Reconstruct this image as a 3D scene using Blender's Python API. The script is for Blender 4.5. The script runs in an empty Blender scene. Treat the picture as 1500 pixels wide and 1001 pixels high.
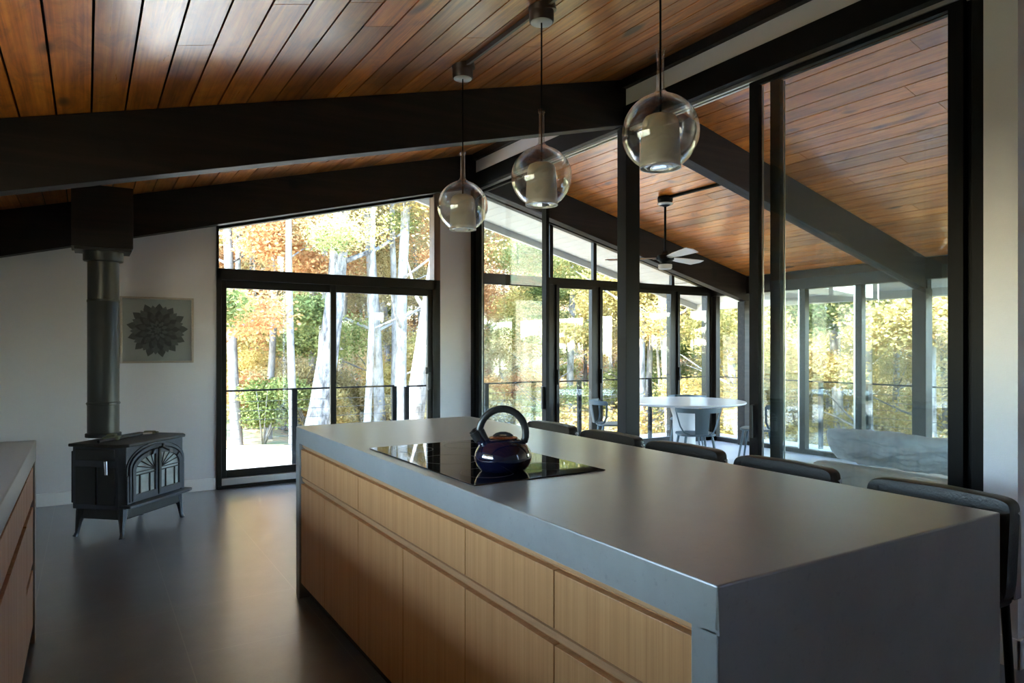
import bpy, bmesh, math, random
from mathutils import Vector, Matrix
from math import sin, cos, pi, radians as R
random.seed(7)
S = bpy.context.scene
COL = S.collection

# ------------------------------------------------------------------ camera
F_PX, YAW, HOR, CAM_H = 1012.0, 31.6, 508.5, 1.345
cam = bpy.data.cameras.new('camera'); camo = bpy.data.objects.new('camera', cam); COL.objects.link(camo)
cam.sensor_width = 36; cam.lens = 36 * F_PX / 1500; cam.shift_y = (HOR - 500.5) / 1500
cam.clip_start = .05; cam.clip_end = 400
camo.location = (0, 0, CAM_H); camo.rotation_euler = (R(90), 0, R(-YAW)); S.camera = camo

# ------------------------------------------------------------------ world, sun, exposure
w = bpy.data.worlds.new('world'); S.world = w; w.use_nodes = True
nt = w.node_tree; nt.nodes.clear()
bg = nt.nodes.new('ShaderNodeBackground'); wo = nt.nodes.new('ShaderNodeOutputWorld')
sky = nt.nodes.new('ShaderNodeTexSky'); sky.sky_type = 'NISHITA'; sky.sun_disc = False
sky.sun_elevation = R(55); sky.sun_rotation = R(270); sky.air_density = 1.0; sky.dust_density = 0.3; sky.ozone_density = 1.0
nt.links.new(sky.outputs[0], bg.inputs[0]); bg.inputs[1].default_value = 1.05
nt.links.new(bg.outputs[0], wo.inputs[0])
sl = bpy.data.lights.new('sun', 'SUN'); sl.energy = 4.6; sl.angle = R(1.0); sl.color = (1, .95, .88)
so = bpy.data.objects.new('sun', sl); COL.objects.link(so)
sd = Vector((.64, .12, -1.0)).normalized()          # direction the light travels
so.rotation_euler = sd.to_track_quat('-Z', 'Y').to_euler(); so.location = (0, -10, 12)
S.view_settings.view_transform = 'Standard'; S.view_settings.look = 'None'
S.view_settings.exposure = 2.75; S.view_settings.gamma = 1; S.view_settings.use_curve_mapping = False
S.render.film_transparent = False
S.cycles.max_bounces = 10; S.cycles.diffuse_bounces = 6; S.cycles.glossy_bounces = 5
S.cycles.transmission_bounces = 8; S.cycles.transparent_max_bounces = 24
S.cycles.sample_clamp_indirect = 6; S.cycles.caustics_reflective = False; S.cycles.caustics_refractive = False
S.cycles.use_denoising = True

# ------------------------------------------------------------------ dimensions
XR, ZR, PITCH = 3.76, 3.54, .25            # ridge line over the glass partition
YF, YE, XS = 7.02, 7.57, 8.33              # far wall, sunroom end wall, sunroom side wall
XL, YB = -1.08, -2.3                       # left wall, wall behind the camera
FS = -.11                                  # sunroom floor level
def zc(x): return ZR - PITCH * abs(x - XR)

# ------------------------------------------------------------------ materials
def nmat(name):
    m = bpy.data.materials.new(name); m.use_nodes = True
    n = m.node_tree.nodes; return m, m.node_tree, n['Principled BSDF']
def N(t, typ, **k):
    n = t.nodes.new(typ)
    for a, b in k.items(): setattr(n, a, b)
    return n
def ramp(t, src, stops):
    r = N(t, 'ShaderNodeValToRGB'); e = r.color_ramp.elements
    while len(e) < len(stops): e.new(.5)
    for i, (p, c) in enumerate(stops): e[i].position = p; e[i].color = (*c, 1) if len(c) == 3 else c
    t.links.new(src, r.inputs[0]); return r.outputs[0]
def coords(t, scale=(1, 1, 1), rot=(0, 0, 0), kind='Object'):
    tc = N(t, 'ShaderNodeTexCoord'); mp = N(t, 'ShaderNodeMapping')
    mp.inputs['Scale'].default_value = scale; mp.inputs['Rotation'].default_value = rot
    t.links.new(tc.outputs[kind], mp.inputs[0]); return mp.outputs[0]
def noise(t, vec, scale, detail=4, rough=.55, dist=0):
    n = N(t, 'ShaderNodeTexNoise'); n.inputs['Scale'].default_value = scale; n.inputs['Detail'].default_value = detail
    n.inputs['Roughness'].default_value = rough; n.inputs['Distortion'].default_value = dist
    t.links.new(vec, n.inputs['Vector']); return n.outputs['Fac']
def mixc(t, fac, a, b, mode='MIX'):
    m = N(t, 'ShaderNodeMix', data_type='RGBA', blend_type=mode)
    for s, v in ((m.inputs[0], fac), (m.inputs[6], a), (m.inputs[7], b)):
        if isinstance(v, bpy.types.NodeSocket): t.links.new(v, s)
        elif isinstance(v, (int, float)): s.default_value = v
        else: s.default_value = (*v, 1)
    return m.outputs[2]
def mth(t, op, a, b=None, c=None):
    m = N(t, 'ShaderNodeMath', operation=op)
    for s, v in zip(m.inputs, (a, b, c)):
        if v is None: continue
        if isinstance(v, bpy.types.NodeSocket): t.links.new(v, s)
        else: s.default_value = v
    return m.outputs[0]
def bump(t, p, h, strength=.2, dist=.01):
    b = N(t, 'ShaderNodeBump'); b.inputs['Strength'].default_value = strength; b.inputs['Distance'].default_value = dist
    t.links.new(h, b.inputs['Height']); t.links.new(b.outputs[0], p.inputs['Normal'])
def plain(name, col, rough=.5, metal=0, var=.12, scale=9, spec=.5, bmp=0, bscale=120, coat=0):
    m, t, p = nmat(name); v = coords(t)
    f = noise(t, v, scale)
    c = mixc(t, f, tuple(x * (1 - var) for x in col), tuple(min(1, x * (1 + var)) for x in col))
    t.links.new(c, p.inputs['Base Color']); p.inputs['Roughness'].default_value = rough
    p.inputs['Metallic'].default_value = metal; p.inputs['Specular IOR Level'].default_value = spec
    p.inputs['Coat Weight'].default_value = coat; p.inputs['Coat Roughness'].default_value = .08
    if bmp: bump(t, p, noise(t, v, bscale, 3), bmp, .004)
    return m
M = {}
M['wall'] = plain('white_plaster', (.66, .66, .69), .85, var=.015, bmp=.25, bscale=220)
M['base'] = plain('white_painted_trim', (.78, .78, .79), .5, var=.02)
M['black'] = plain('black_metal', (.0035, .0035, .0035), .5, spec=.12)
M['bronze'] = plain('dark_bronze_frame', (.012, .010, .008), .42, metal=.2, spec=.3)
M['alu'] = plain('brushed_aluminium', (.62, .61, .58), .32, metal=.9)
M['chrome'] = plain('chrome', (.75, .75, .77), .12, metal=1, var=.02)
M['beam'] = None
M['soffit_white'] = plain('painted_beadboard', (.50, .49, .47), .75, var=.05)
M['cabinet_black'] = plain('toe_kick_black', (.006, .006, .006), .6)
M['ceramic_black'] = plain('black_ceramic_glass', (.004, .004, .005), .03, spec=.9, var=.02)
M['navy'] = plain('navy_enamel', (.002, .003, .013), .09, spec=.7, var=.05, coat=.6)
M['plastic'] = plain('black_plastic', (.014, .014, .014), .33)
M['copper'] = plain('brushed_copper', (.50, .28, .18), .22, metal=1)
M['leather'] = plain('black_leather', (.010, .008, .006), .36, spec=.35, var=.35, scale=30, bmp=.35, bscale=160)
M['iron'] = plain('blue_black_cast_iron', (.050, .056, .072), .40, metal=.35, var=.25, scale=25, bmp=.3, bscale=140)
M['iron_dark'] = plain('black_cast_iron', (.022, .024, .026), .5, metal=.2, var=.25, scale=25, bmp=.25, bscale=140)
M['pipe'] = plain('matte_black_stove_pipe', (.045, .046, .042), .38, metal=.45, var=.12)
M['canopy'] = plain('brown_painted_metal', (.075, .052, .045), .35, metal=.4)
M['pale_metal'] = plain('pale_canopy_underside', (.62, .60, .55), .5)
M['frost'] = None
M['blade'] = plain('white_fan_blade', (.72, .68, .64), .4)
M['tabletop'] = plain('pale_grey_table_laminate', (.56, .56, .54), .3, var=.06)
M['tealgrey'] = plain('blue_grey_moulded_chair', (.060, .088, .100), .45)
M['uphol'] = plain('cream_slipcover', (.52, .49, .43), .9, var=.1, bmp=.4)
M['linen'] = plain('blue_grey_crumpled_linen', (.50, .53, .58), .9, var=.3, scale=14, bmp=.6, bscale=60)
M['sunfloor'] = plain('pale_concrete_floor', (.50, .51, .53), .35, var=.08, scale=3)
M['deck'] = plain('weathered_deck_boards', (.52, .50, .47), .75, var=.2)
M['cable'] = plain('steel_cable', (.16, .16, .16), .35, metal=.8)
M['paper'] = plain('grey_paper', (.40, .41, .43), .8, var=.04)
M['frame_art'] = plain('silver_leaf_frame', (.42, .37, .32), .45, metal=.4, var=.3, scale=60)
M['ink1'] = plain('dark_ink', (.035, .038, .042), .8, var=.4, scale=60)
M['ink2'] = plain('mid_ink', (.075, .08, .086), .8, var=.4, scale=60)
M['ink3'] = plain('pale_ink', (.12, .125, .135), .8, var=.3, scale=60)
M['tag'] = plain('orange_tag', (.6, .12, .05), .5)
M['block'] = plain('olive_green', (.16, .17, .10), .8)

def wood(name, dark, mid, light, axis, rough=.35, per_plank=False, stretch=30, coat=0, grain=.5, knots=True):
    m, t, p = nmat(name)
    sc = [1, 1, 1]; 
    for i in range(3): sc[i] = 1.0 if i == axis else stretch
    v = coords(t, tuple(sc))
    f = noise(t, v, .9, 6, .6, .6)
    f2 = noise(t, coords(t, tuple(s * 4 if s > 1 else 1.5 for s in sc)), 1.0, 3, .5)
    c = ramp(t, mth(t, 'ADD', mth(t, 'MULTIPLY', f, 1 - grain * .3), mth(t, 'MULTIPLY', f2, grain * .3)), [(.3, dark), (.5, mid), (.72, light)])
    if per_plank:
        a = N(t, 'ShaderNodeAttribute', attribute_name='rnd')
        k = mth(t, 'ADD', mth(t, 'MULTIPLY', a.outputs['Fac'], .6), .75)
        comb = N(t, 'ShaderNodeCombineColor')
        for i in range(3): t.links.new(k, comb.inputs[i])
        c = mixc(t, 1.0, c, comb.outputs[0], 'MULTIPLY')
    if per_plank:
        bl = noise(t, coords(t, (7, 2.2, 7)), 1.0, 5, .65, 1.2)
        c = mixc(t, 1.0, c, ramp(t, bl, [(.30, (.55, .50, .48)), (.50, (.95, .93, .92)), (.68, (1.15, 1.15, 1.15))]), 'MULTIPLY')
    if knots:
        kn = noise(t, coords(t, (3.2, 3.2, 3.2) if axis != 1 else (5, 1.9, 5)), 1.0, 1, .4)
        c = mixc(t, ramp(t, kn, [(.70, (0, 0, 0)), (.76, (1, 1, 1))]), c, tuple(x * .32 for x in dark))
    t.links.new(c, p.inputs['Base Color'])
    rr = ramp(t, f, [(.2, (rough + .12,) * 3), (.8, (rough - .06,) * 3)])
    t.links.new(rr, p.inputs['Roughness'])
    p.inputs['Coat Weight'].default_value = coat; p.inputs['Coat Roughness'].default_value = .22
    bump(t, p, f2, .12, .003)
    return m
M['plank'] = wood('varnished_cedar_planks', (.34, .078, .008), (.68, .205, .022), (.84, .34, .05), 1, .30, True, 26, 1.0, grain=1.3)
M['plank'].node_tree.nodes['Principled BSDF'].inputs['Specular IOR Level'].default_value = 1.0
M['beam'] = wood('dark_stained_fir', (.004, .0026, .002), (.009, .0055, .004), (.020, .012, .008), 0, .48, False, 22)
M['beam'].node_tree.nodes['Principled BSDF'].inputs['Specular IOR Level'].default_value = .3
M['oak'] = wood('rift_oak_veneer', (.33, .145, .045), (.43, .205, .072), (.51, .265, .105), 2, .42, False, 46, grain=1.4, knots=False)
M['oak_h'] = wood('oak_finger_rail', (.30, .15, .065), (.44, .235, .105), (.54, .31, .15), 1, .4, False, 40, knots=False)
M['door_wood'] = wood('brown_wood_jamb', (.10, .055, .035), (.17, .10, .07), (.24, .15, .10), 2, .5, False, 30, knots=False)

def concrete():
    m, t, p = nmat('polished_concrete'); v = coords(t)
    a = noise(t, v, 2.1, 6, .62, .5); b = noise(t, v, 60, 4, .6); c = noise(t, v, 9, 5, .6)
    s = mth(t, 'ADD', mth(t, 'MULTIPLY', a, .6), mth(t, 'MULTIPLY', c, .4))
    col = ramp(t, s, [(.25, (.19, .186, .168)), (.5, (.24, .236, .215)), (.78, (.31, .305, .28))])
    col = mixc(t, ramp(t, b, [(.60, (0, 0, 0)), (.78, (.6, .6, .6))]), col, (.13, .13, .125))
    t.links.new(col, p.inputs['Base Color'])
    t.links.new(ramp(t, s, [(.3, (.285,) * 3), (.7, (.32,) * 3)]), p.inputs['Roughness']); p.inputs['Specular IOR Level'].default_value = .9; p.inputs['Coat Weight'].default_value = .5; p.inputs['Coat Roughness'].default_value = .28
    bump(t, p, b, .05, .002); return m
M['concrete'] = concrete()

def tiles():
    m, t, p = nmat('slate_grey_floor_tile'); tc = N(t, 'ShaderNodeTexCoord')
    sp = N(t, 'ShaderNodeSeparateXYZ'); t.links.new(tc.outputs['Object'], sp.inputs[0])
    def line(src, off, per, w):
        f = mth(t, 'DIVIDE', mth(t, 'SUBTRACT', src, off), per)
        fr = mth(t, 'ABSOLUTE', mth(t, 'SUBTRACT', f, mth(t, 'ROUND', f)))
        return mth(t, 'LESS_THAN', fr, w / per)
    gx = line(sp.outputs[0], .375, .605, .0022); gy = line(sp.outputs[1], 3.91, 1.22, .002)
    gy2 = mth(t, 'MULTIPLY', line(sp.outputs[1], 3.30, 60, .002), mth(t, 'GREATER_THAN', sp.outputs[0], .375))
    g = mth(t, 'MAXIMUM', gx, mth(t, 'MAXIMUM', gy, gy2))
    # tile index tone
    ix = mth(t, 'FLOOR', mth(t, 'DIVIDE', mth(t, 'SUBTRACT', sp.outputs[0], .375), .605))
    iy = mth(t, 'FLOOR', mth(t, 'DIVIDE', mth(t, 'SUBTRACT', sp.outputs[1], 3.91), 1.22))
    cx = N(t, 'ShaderNodeCombineXYZ'); t.links.new(ix, cx.inputs[0]); t.links.new(iy, cx.inputs[1])
    wn = N(t, 'ShaderNodeTexWhiteNoise'); t.links.new(cx.outputs[0], wn.inputs[0])
    v = tc.outputs['Object']; a = noise(t, v, 2.6, 7, .68); b = noise(t, v, 90, 3)
    col = ramp(t, mth(t, 'ADD', mth(t, 'MULTIPLY', a, .85), mth(t, 'MULTIPLY', b, .15)), [(.3, (.062, .065, .075)), (.5, (.115, .120, .136)), (.7, (.185, .19, .21))])
    tone = ramp(t, wn.outputs[0], [(0, (.9, .9, .9)), (1, (1.0, 1.0, 1.0))])
    col = mixc(t, 1.0, col, tone, 'MULTIPLY')
    col = mixc(t, g, col, (.20, .20, .20))
    t.links.new(col, p.inputs['Base Color'])
    t.links.new(ramp(t, a, [(.3, (.285,) * 3), (.7, (.36,) * 3)]), p.inputs['Roughness']); p.inputs['Specular IOR Level'].default_value = 1.0; p.inputs['Coat Weight'].default_value = 1; p.inputs['Coat Roughness'].default_value = .28
    return m
M['tile'] = tiles()

def pane(name, tint=(.96, .985, .97), k=1.0, haze=0.0):
    """thin clear glass: straight-through transmission plus a Schlick mirror term"""
    m = bpy.data.materials.new(name); m.use_nodes = True; t = m.node_tree; t.nodes.clear()
    o = N(t, 'ShaderNodeOutputMaterial'); tr = N(t, 'ShaderNodeBsdfTransparent'); gl = N(t, 'ShaderNodeBsdfGlossy')
    tr.inputs[0].default_value = (*tint, 1); gl.inputs['Roughness'].default_value = .012; gl.inputs[0].default_value = (1, 1, 1, 1)
    lw = N(t, 'ShaderNodeLayerWeight'); lw.inputs[0].default_value = .5
    f = mth(t, 'ADD', mth(t, 'MULTIPLY', mth(t, 'POWER', lw.outputs['Facing'], 5.0), .9 * k), .045 * k)
    mx = N(t, 'ShaderNodeMixShader'); t.links.new(f, mx.inputs[0]); t.links.new(tr.outputs[0], mx.inputs[1]); t.links.new(gl.outputs[0], mx.inputs[2])
    out = mx.outputs[0]
    if haze:
        df = N(t, 'ShaderNodeBsdfTranslucent'); df.inputs[0].default_value = (.75, .85, .85, 1)
        veil = noise(t, coords(t, (3, 3, .5)), 2.0, 5)  # uneven pale veil mixed into the glass to imitate hazy reflections
        m2 = N(t, 'ShaderNodeMixShader'); t.links.new(mth(t, 'MULTIPLY', veil, haze), m2.inputs[0])
        t.links.new(out, m2.inputs[1]); t.links.new(df.outputs[0], m2.inputs[2]); out = m2.outputs[0]
    t.links.new(out, o.inputs[0]); return m
M['glass'] = pane('window_glass')
M['glass_part'] = pane('partition_glass', (.95, .975, .965), .9, .022)
M['globe'] = pane('clear_blown_glass', (.97, .965, .95), 1.9)
def frost():
    m = bpy.data.materials.new('frosted_white_glass'); m.use_nodes = True; t = m.node_tree; t.nodes.clear()
    o = N(t, 'ShaderNodeOutputMaterial'); d = N(t, 'ShaderNodeBsdfDiffuse'); tl = N(t, 'ShaderNodeBsdfTranslucent')
    v = coords(t); c = mixc(t, noise(t, v, 12), (.88, .86, .80), (.94, .92, .87))
    t.links.new(c, d.inputs[0]); t.links.new(c, tl.inputs[0])
    mx = N(t, 'ShaderNodeMixShader'); mx.inputs[0].default_value = .55
    t.links.new(d.outputs[0], mx.inputs[1]); t.links.new(tl.outputs[0], mx.inputs[2]); t.links.new(mx.outputs[0], o.inputs[0]); return m
M['frost'] = frost()

def leafmat(name, cols):
    m = bpy.data.materials.new(name); m.use_nodes = True; t = m.node_tree; t.nodes.clear()
    o = N(t, 'ShaderNodeOutputMaterial'); d = N(t, 'ShaderNodeBsdfDiffuse'); tl = N(t, 'ShaderNodeBsdfTranslucent')
    g = N(t, 'ShaderNodeNewGeometry'); oi = N(t, 'ShaderNodeObjectInfo')
    v = coords(t)
    f = mth(t, 'ADD', mth(t, 'MULTIPLY', g.outputs['Random Per Island'], .45), mth(t, 'ADD', mth(t, 'MULTIPLY', noise(t, v, 1.1, 2), .6), mth(t, 'MULTIPLY', mth(t, 'SUBTRACT', oi.outputs['Random'], .5), .35)))
    cols = [tuple(x * g for x, g in zip(q, (.74, .66, .46))) for q in cols]; n = len(cols); c = ramp(t, f, [(.15 + .75 * i / (n - 1), cols[i]) for i in range(n)])
    t.links.new(c, d.inputs[0]); t.links.new(c, tl.inputs[0])
    mx = N(t, 'ShaderNodeMixShader'); mx.inputs[0].default_value = .4
    t.links.new(d.outputs[0], mx.inputs[1]); t.links.new(tl.outputs[0], mx.inputs[2]); t.links.new(mx.outputs[0], o.inputs[0]); return m
LM = [leafmat('yellow_leaves', [(.22, .22, .09), (.50, .46, .22), (.68, .60, .34), (.66, .46, .27)]),
      leafmat('green_leaves', [(.08, .13, .05), (.22, .30, .14), (.40, .47, .25), (.58, .55, .32)]),
      leafmat('russet_leaves', [(.28, .12, .07), (.56, .29, .18), (.68, .44, .28), (.62, .53, .33)]),
      leafmat('pale_tan_leaves', [(.24, .21, .14), (.48, .43, .29), (.68, .62, .46), (.68, .54, .38)])]
def barkmat(name, a, b, c):
    m, t, p = nmat(name); v = coords(t, (1, 1, .35))
    f = noise(t, v, 9, 6, .7); col = ramp(t, f, [(.34, a), (.5, b), (.66, c)])
    t.links.new(col, p.inputs['Base Color']); p.inputs['Roughness'].default_value = .9; bump(t, p, f, .5, .02); return m
M['bark_pale'] = barkmat('pale_bark', (.09, .08, .07), (.24, .225, .20), (.36, .345, .32))
M['bark_patchy'] = barkmat('patchy_bark', (.025, .022, .02), (.17, .16, .145), (.42, .41, .38))
M['bark_grey'] = barkmat('grey_bark', (.08, .07, .06), (.17, .155, .14), (.27, .25, .23))
def litter():
    m, t, p = nmat('leaf_litter'); v = coords(t)
    vo = N(t, 'ShaderNodeTexVoronoi'); vo.inputs['Scale'].default_value = 7; t.links.new(v, vo.inputs['Vector'])
    sp = N(t, 'ShaderNodeSeparateColor'); t.links.new(vo.outputs['Color'], sp.inputs[0])
    a = noise(t, v, .35, 4); 
    c = ramp(t, mth(t, 'ADD', mth(t, 'MULTIPLY', sp.outputs[0], .55), mth(t, 'MULTIPLY', a, .5)), [(.15, (.14, .12, .05)), (.38, (.34, .30, .14)), (.55, (.56, .42, .20)), (.75, (.66, .34, .16)), (.92, (.78, .66, .40))])
    c = mixc(t, ramp(t, noise(t, v, .8, 3), [(.5, (0, 0, 0)), (.62, (1, 1, 1))]), c, (.26, .30, .12))
    t.links.new(c, p.inputs['Base Color']); c = mixc(t, 1.0, c, (.62, .62, .62), 'MULTIPLY'); t.links.new(c, p.inputs['Base Color']); p.inputs['Roughness'].default_value = .95; bump(t, p, vo.outputs['Distance'], .6, .05); return m
M['litter'] = litter()
M['path'] = plain('pale_leaf_strewn_gravel', (.58, .51, .43), .95, var=.35, scale=6, bmp=.5, bscale=30)

# ------------------------------------------------------------------ mesh helpers
class MB:
    def __init__(s): s.b = bmesh.new(); s.L = s.b.faces.layers.float.new('rnd')
    def quadbox(s, P, mi=0, rnd=None):
        v = [s.b.verts.new(p) for p in P]
        fs = [(0, 3, 2, 1), (4, 5, 6, 7), (0, 1, 5, 4), (1, 2, 6, 5), (2, 3, 7, 6), (3, 0, 4, 7)]
        for f in fs:
            q = s.b.faces.new([v[i] for i in f]); q.material_index = mi
            if rnd is not None: q[s.L] = rnd
        return s
    def box(s, x0, x1, y0, y1, z0, z1, mi=0, rnd=None):
        return s.quadbox([(x0, y0, z0), (x1, y0, z0), (x1, y1, z0), (x0, y1, z0), (x0, y0, z1), (x1, y0, z1), (x1, y1, z1), (x0, y1, z1)], mi, rnd)
    def slopebox(s, x0, x1, y0, y1, b0, t0, b1, t1, mi=0, rnd=None):
        """box whose bottom/top heights differ at x0 and x1"""
        return s.quadbox([(x0, y0, b0), (x1, y0, b1), (x1, y1, b1), (x0, y1, b0), (x0, y0, t0), (x1, y0, t1), (x1, y1, t1), (x0, y1, t0)], mi, rnd)
    def prism(s, pts, off, mi=0):
        """closed polygon pts extruded by vector off"""
        off = Vector(off); a = [s.b.verts.new(p) for p in pts]; b = [s.b.verts.new(Vector(p) + off) for p in pts]; n = len(pts)
        f1 = s.b.faces.new(a); f2 = s.b.faces.new(b[::-1]); f1.material_index = f2.material_index = mi
        for i in range(n):
            f = s.b.faces.new([a[i], b[i], b[(i + 1) % n], a[(i + 1) % n]]); f.material_index = mi
        return s
    def tube(s, pts, r, n=12, mi=0, cap=True, flat=None):
        pts = [Vector(p) for p in pts]; rs = r if isinstance(r, (list, tuple)) else [r] * len(pts)
        rings = []; up = None
        for i, p in enumerate(pts):
            d = (pts[min(i + 1, len(pts) - 1)] - pts[max(i - 1, 0)]).normalized()
            if up is None:
                up = Vector((0, 0, 1)) if abs(d.z) < .9 else Vector((1, 0, 0))
                if flat is not None: up = Vector(flat)
            a = up - d * up.dot(d); a.normalize(); b = d.cross(a); up = a
            ra = rs[i] if not isinstance(rs[i], tuple) else rs[i][0]; rb = rs[i] if not isinstance(rs[i], tuple) else rs[i][1]
            rings.append([s.b.verts.new(p + a * ra * cos(2 * pi * k / n) + b * rb * sin(2 * pi * k / n)) for k in range(n)])
        for i in range(len(rings) - 1):
            for k in range(n):
                f = s.b.faces.new([rings[i][k], rings[i][(k + 1) % n], rings[i + 1][(k + 1) % n], rings[i + 1][k]]); f.material_index = mi; f.smooth = True
        if cap:
            for rg in (rings[0][::-1], rings[-1]):
                f = s.b.faces.new(rg); f.material_index = mi
        return s
    def lathe(s, prof, c=(0, 0, 0), n=40, mi=0, close=False):
        c = Vector(c); rings = []
        for r, z in prof:
            if r < 1e-5: rings.append([s.b.verts.new(c + Vector((0, 0, z)))])
            else: rings.append([s.b.verts.new(c + Vector((r * cos(2 * pi * k / n), r * sin(2 * pi * k / n), z))) for k in range(n)])
        if close: rings.append(rings[0])
        for A, B in zip(rings, rings[1:]):
            for k in range(n):
                k2 = (k + 1) % n
                if len(A) == 1 and len(B) == 1: continue
                if len(A) == 1: q = [A[0], B[k2], B[k]]
                elif len(B) == 1: q = [A[k], A[k2], B[0]]
                else: q = [A[k], A[k2], B[k2], B[k]]
                f = s.b.faces.new(q); f.material_index = mi; f.smooth = True
        return s
    def grid(s, fn, nu, nv, mi=0, closed_u=False):
        V = [[s.b.verts.new(fn(i / nu, j / nv)) for j in range(nv + 1)] for i in range(nu + (0 if closed_u else 1))]
        for i in range(nu):
            for j in range(nv):
                i2 = (i + 1) % len(V)
                f = s.b.faces.new([V[i][j], V[i2][j], V[i2][j + 1], V[i][j + 1]]); f.material_index = mi; f.smooth = True
        return s
    def build(s, name, mats, parent=None, bevel=0, seg=2, smooth=False, subsurf=0, recalc=True, mw=None, solid=0):
        if recalc: bmesh.ops.recalc_face_normals(s.b, faces=s.b.faces)
        me = bpy.data.meshes.new(name); s.b.to_mesh(me); s.b.free()
        if not isinstance(mats, (list, tuple)): mats = [mats]
        for m in mats: me.materials.append(m)
        if smooth:
            me.polygons.foreach_set('use_smooth', [True] * len(me.polygons)); me.set_sharp_from_angle(angle=R(38))
        o = bpy.data.objects.new(name, me); COL.objects.link(o)
        if parent is not None: o.parent = parent
        if mw is not None: o.matrix_local = mw
        if solid:
            q = o.modifiers.new('solid', 'SOLIDIFY'); q.thickness = solid; q.offset = 0
        if bevel:
            q = o.modifiers.new('bevel', 'BEVEL'); q.width = bevel; q.segments = seg; q.limit_method = 'ANGLE'; q.angle_limit = R(40)
        if subsurf:
            q = o.modifiers.new('sub', 'SUBSURF'); q.levels = subsurf; q.render_levels = subsurf
        return o
def empty(name, loc=(0, 0, 0), rz=0):
    o = bpy.data.objects.new(name, None); COL.objects.link(o); o.location = loc; o.rotation_euler = (0, 0, rz); o.empty_display_size = .1
    return o
def tag(o, label=None, cat=None, group=None, kind=None):
    if label: o['label'] = label
    if cat: o['category'] = cat
    if group: o['group'] = group
    if kind: o['kind'] = kind
    return o
def struct(o, label=None, cat=None): return tag(o, label, cat, kind='structure')
def dup(root, loc=None, rz=None, label=None, group=None, parent=None):
    c = root.copy(); COL.objects.link(c)
    if parent is not None: c.parent = parent
    if loc is not None: c.location = loc
    if rz is not None: c.rotation_euler = (0, 0, rz)
    if label: c['label'] = label
    if group: c['group'] = group
    for ch in list(root.children): dup(ch, parent=c)
    return c

# ------------------------------------------------------------------ room shell
struct(MB().box(XL - .15, 3.92, YB - .15, YF + .13, -.2, 0).build('floor', M['tile']), 'slate grey large format tile floor of the kitchen', 'floor')
struct(MB().box(3.92, XS + .05, -1.0, YE + .05, -.35, FS).build('floor_sunroom', M['sunfloor']), 'pale concrete floor of the sunroom beyond the glass partition', 'floor')

def planks(x_low, x_high, y0, y1, seed, width=.158):
    """tongue-and-groove boards running along Y on the sloping roof underside"""
    rr = random.Random(seed); mb = MB(); sgn = 1 if x_high > x_low else -1
    n = int(abs(x_high - x_low) / width) + 1
    for i in range(n):
        a = x_low + sgn * i * width; b = a + sgn * (width - .010)
        if sgn > 0 and b > x_high: b = x_high
        if sgn < 0 and b < x_high: b = x_high
        y = y0 - rr.random() * 2.5
        while y < y1:
            L = rr.choice((1.6, 2.2, 2.8, 3.4)) + rr.random() * .6
            s0, s1 = max(y, y0), min(y + L, y1)
            if s1 - s0 > .02:
                q0, q1 = (a, b) if sgn > 0 else (b, a)
                mb.slopebox(q0, q1, s0 + .002, s1 - .002, zc(q0), zc(q0) + .02, zc(q1), zc(q1) + .02, rnd=rr.random())
            y += L
    return mb
cl = planks(XL, XR, YB, YF, 3); struct(cl.build('ceiling', M['plank']), 'sloping varnished cedar plank ceiling over the kitchen', 'ceiling')
cl = planks(XS, XR, -1.0, YE, 5); struct(cl.build('ceiling_sunroom', M['plank']), 'sloping varnished cedar plank ceiling over the sunroom', 'ceiling')
# roof deck above the boards, dark, closes the gaps
mb = MB(); mb.slopebox(XL - 1.5, XR, YB - .6, 9.0, zc(XL - 1.5) + .03, zc(XL - 1.5) + .24, ZR + .03, ZR + .24)  # left eave, out of view, widened to keep sun off the side window
mb.slopebox(XR, 9.45, YB - .6, 9.0, ZR + .03, ZR + .24, zc(9.45) + .03, zc(9.45) + .24)
struct(mb.build('trim_1', M['cabinet_black']), 'dark roof deck above the ceiling boards')
# exterior soffit boards, gable overhang and eave
mb = MB()
def soff(x0, x1, y0, y1, n):
    for i in range(n):
        a = x0 + (x1 - x0) * i / n; b = x0 + (x1 - x0) * (i + 1) / n - .006
        mb.slopebox(a, b, y0, y1, zc(a), zc(a) + .028, zc(b), zc(b) + .028)
soff(XL - 1.5, XR, YF + .13, 8.95, 36); soff(XL - 1.5, XL - .15, YB, YF + .13, 8); soff(XR, XS, YE + .08, 8.95, 30); soff(XS + .08, 9.45, YB, 8.95, 7)
mb.slopebox(9.45, 9.50, YB, 9.0, zc(9.45) - .10, zc(9.45) + .2, zc(9.5) - .10, zc(9.5) + .2)
mb.slopebox(XR, 9.5, 8.95, 9.0, ZR - .1, ZR + .2, zc(9.5) - .1, zc(9.5) + .2); mb.slopebox(XL - 1.5, XR, 8.95, 9.0, zc(XL - 1.5) - .1, zc(XL - 1.5) + .2, ZR - .1, ZR + .2)
struct(mb.build('trim_2', M['soffit_white']), 'grey white painted board soffit under the roof overhang outside')

T = .13
# far wall (with opening for the patio door and its trapezoid transom)
mb = MB(); mb.slopebox(XL - .15, 1.04, YF, YF + T, 0, zc(XL - .15), 0, zc(1.04)); struct(mb.build('wall_far', M['wall']), 'white plaster far wall behind the stove')
mb = MB(); mb.slopebox(3.375, XR + .10, YF, YF + T, 0, zc(3.375), 0, ZR - .02); mb.box(XR, XR + .10, YF + T, YE, -.3, ZR - .03)
struct(mb.build('wall_far_right', M['wall']), 'narrow white wall between patio door and glass partition')
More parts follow.
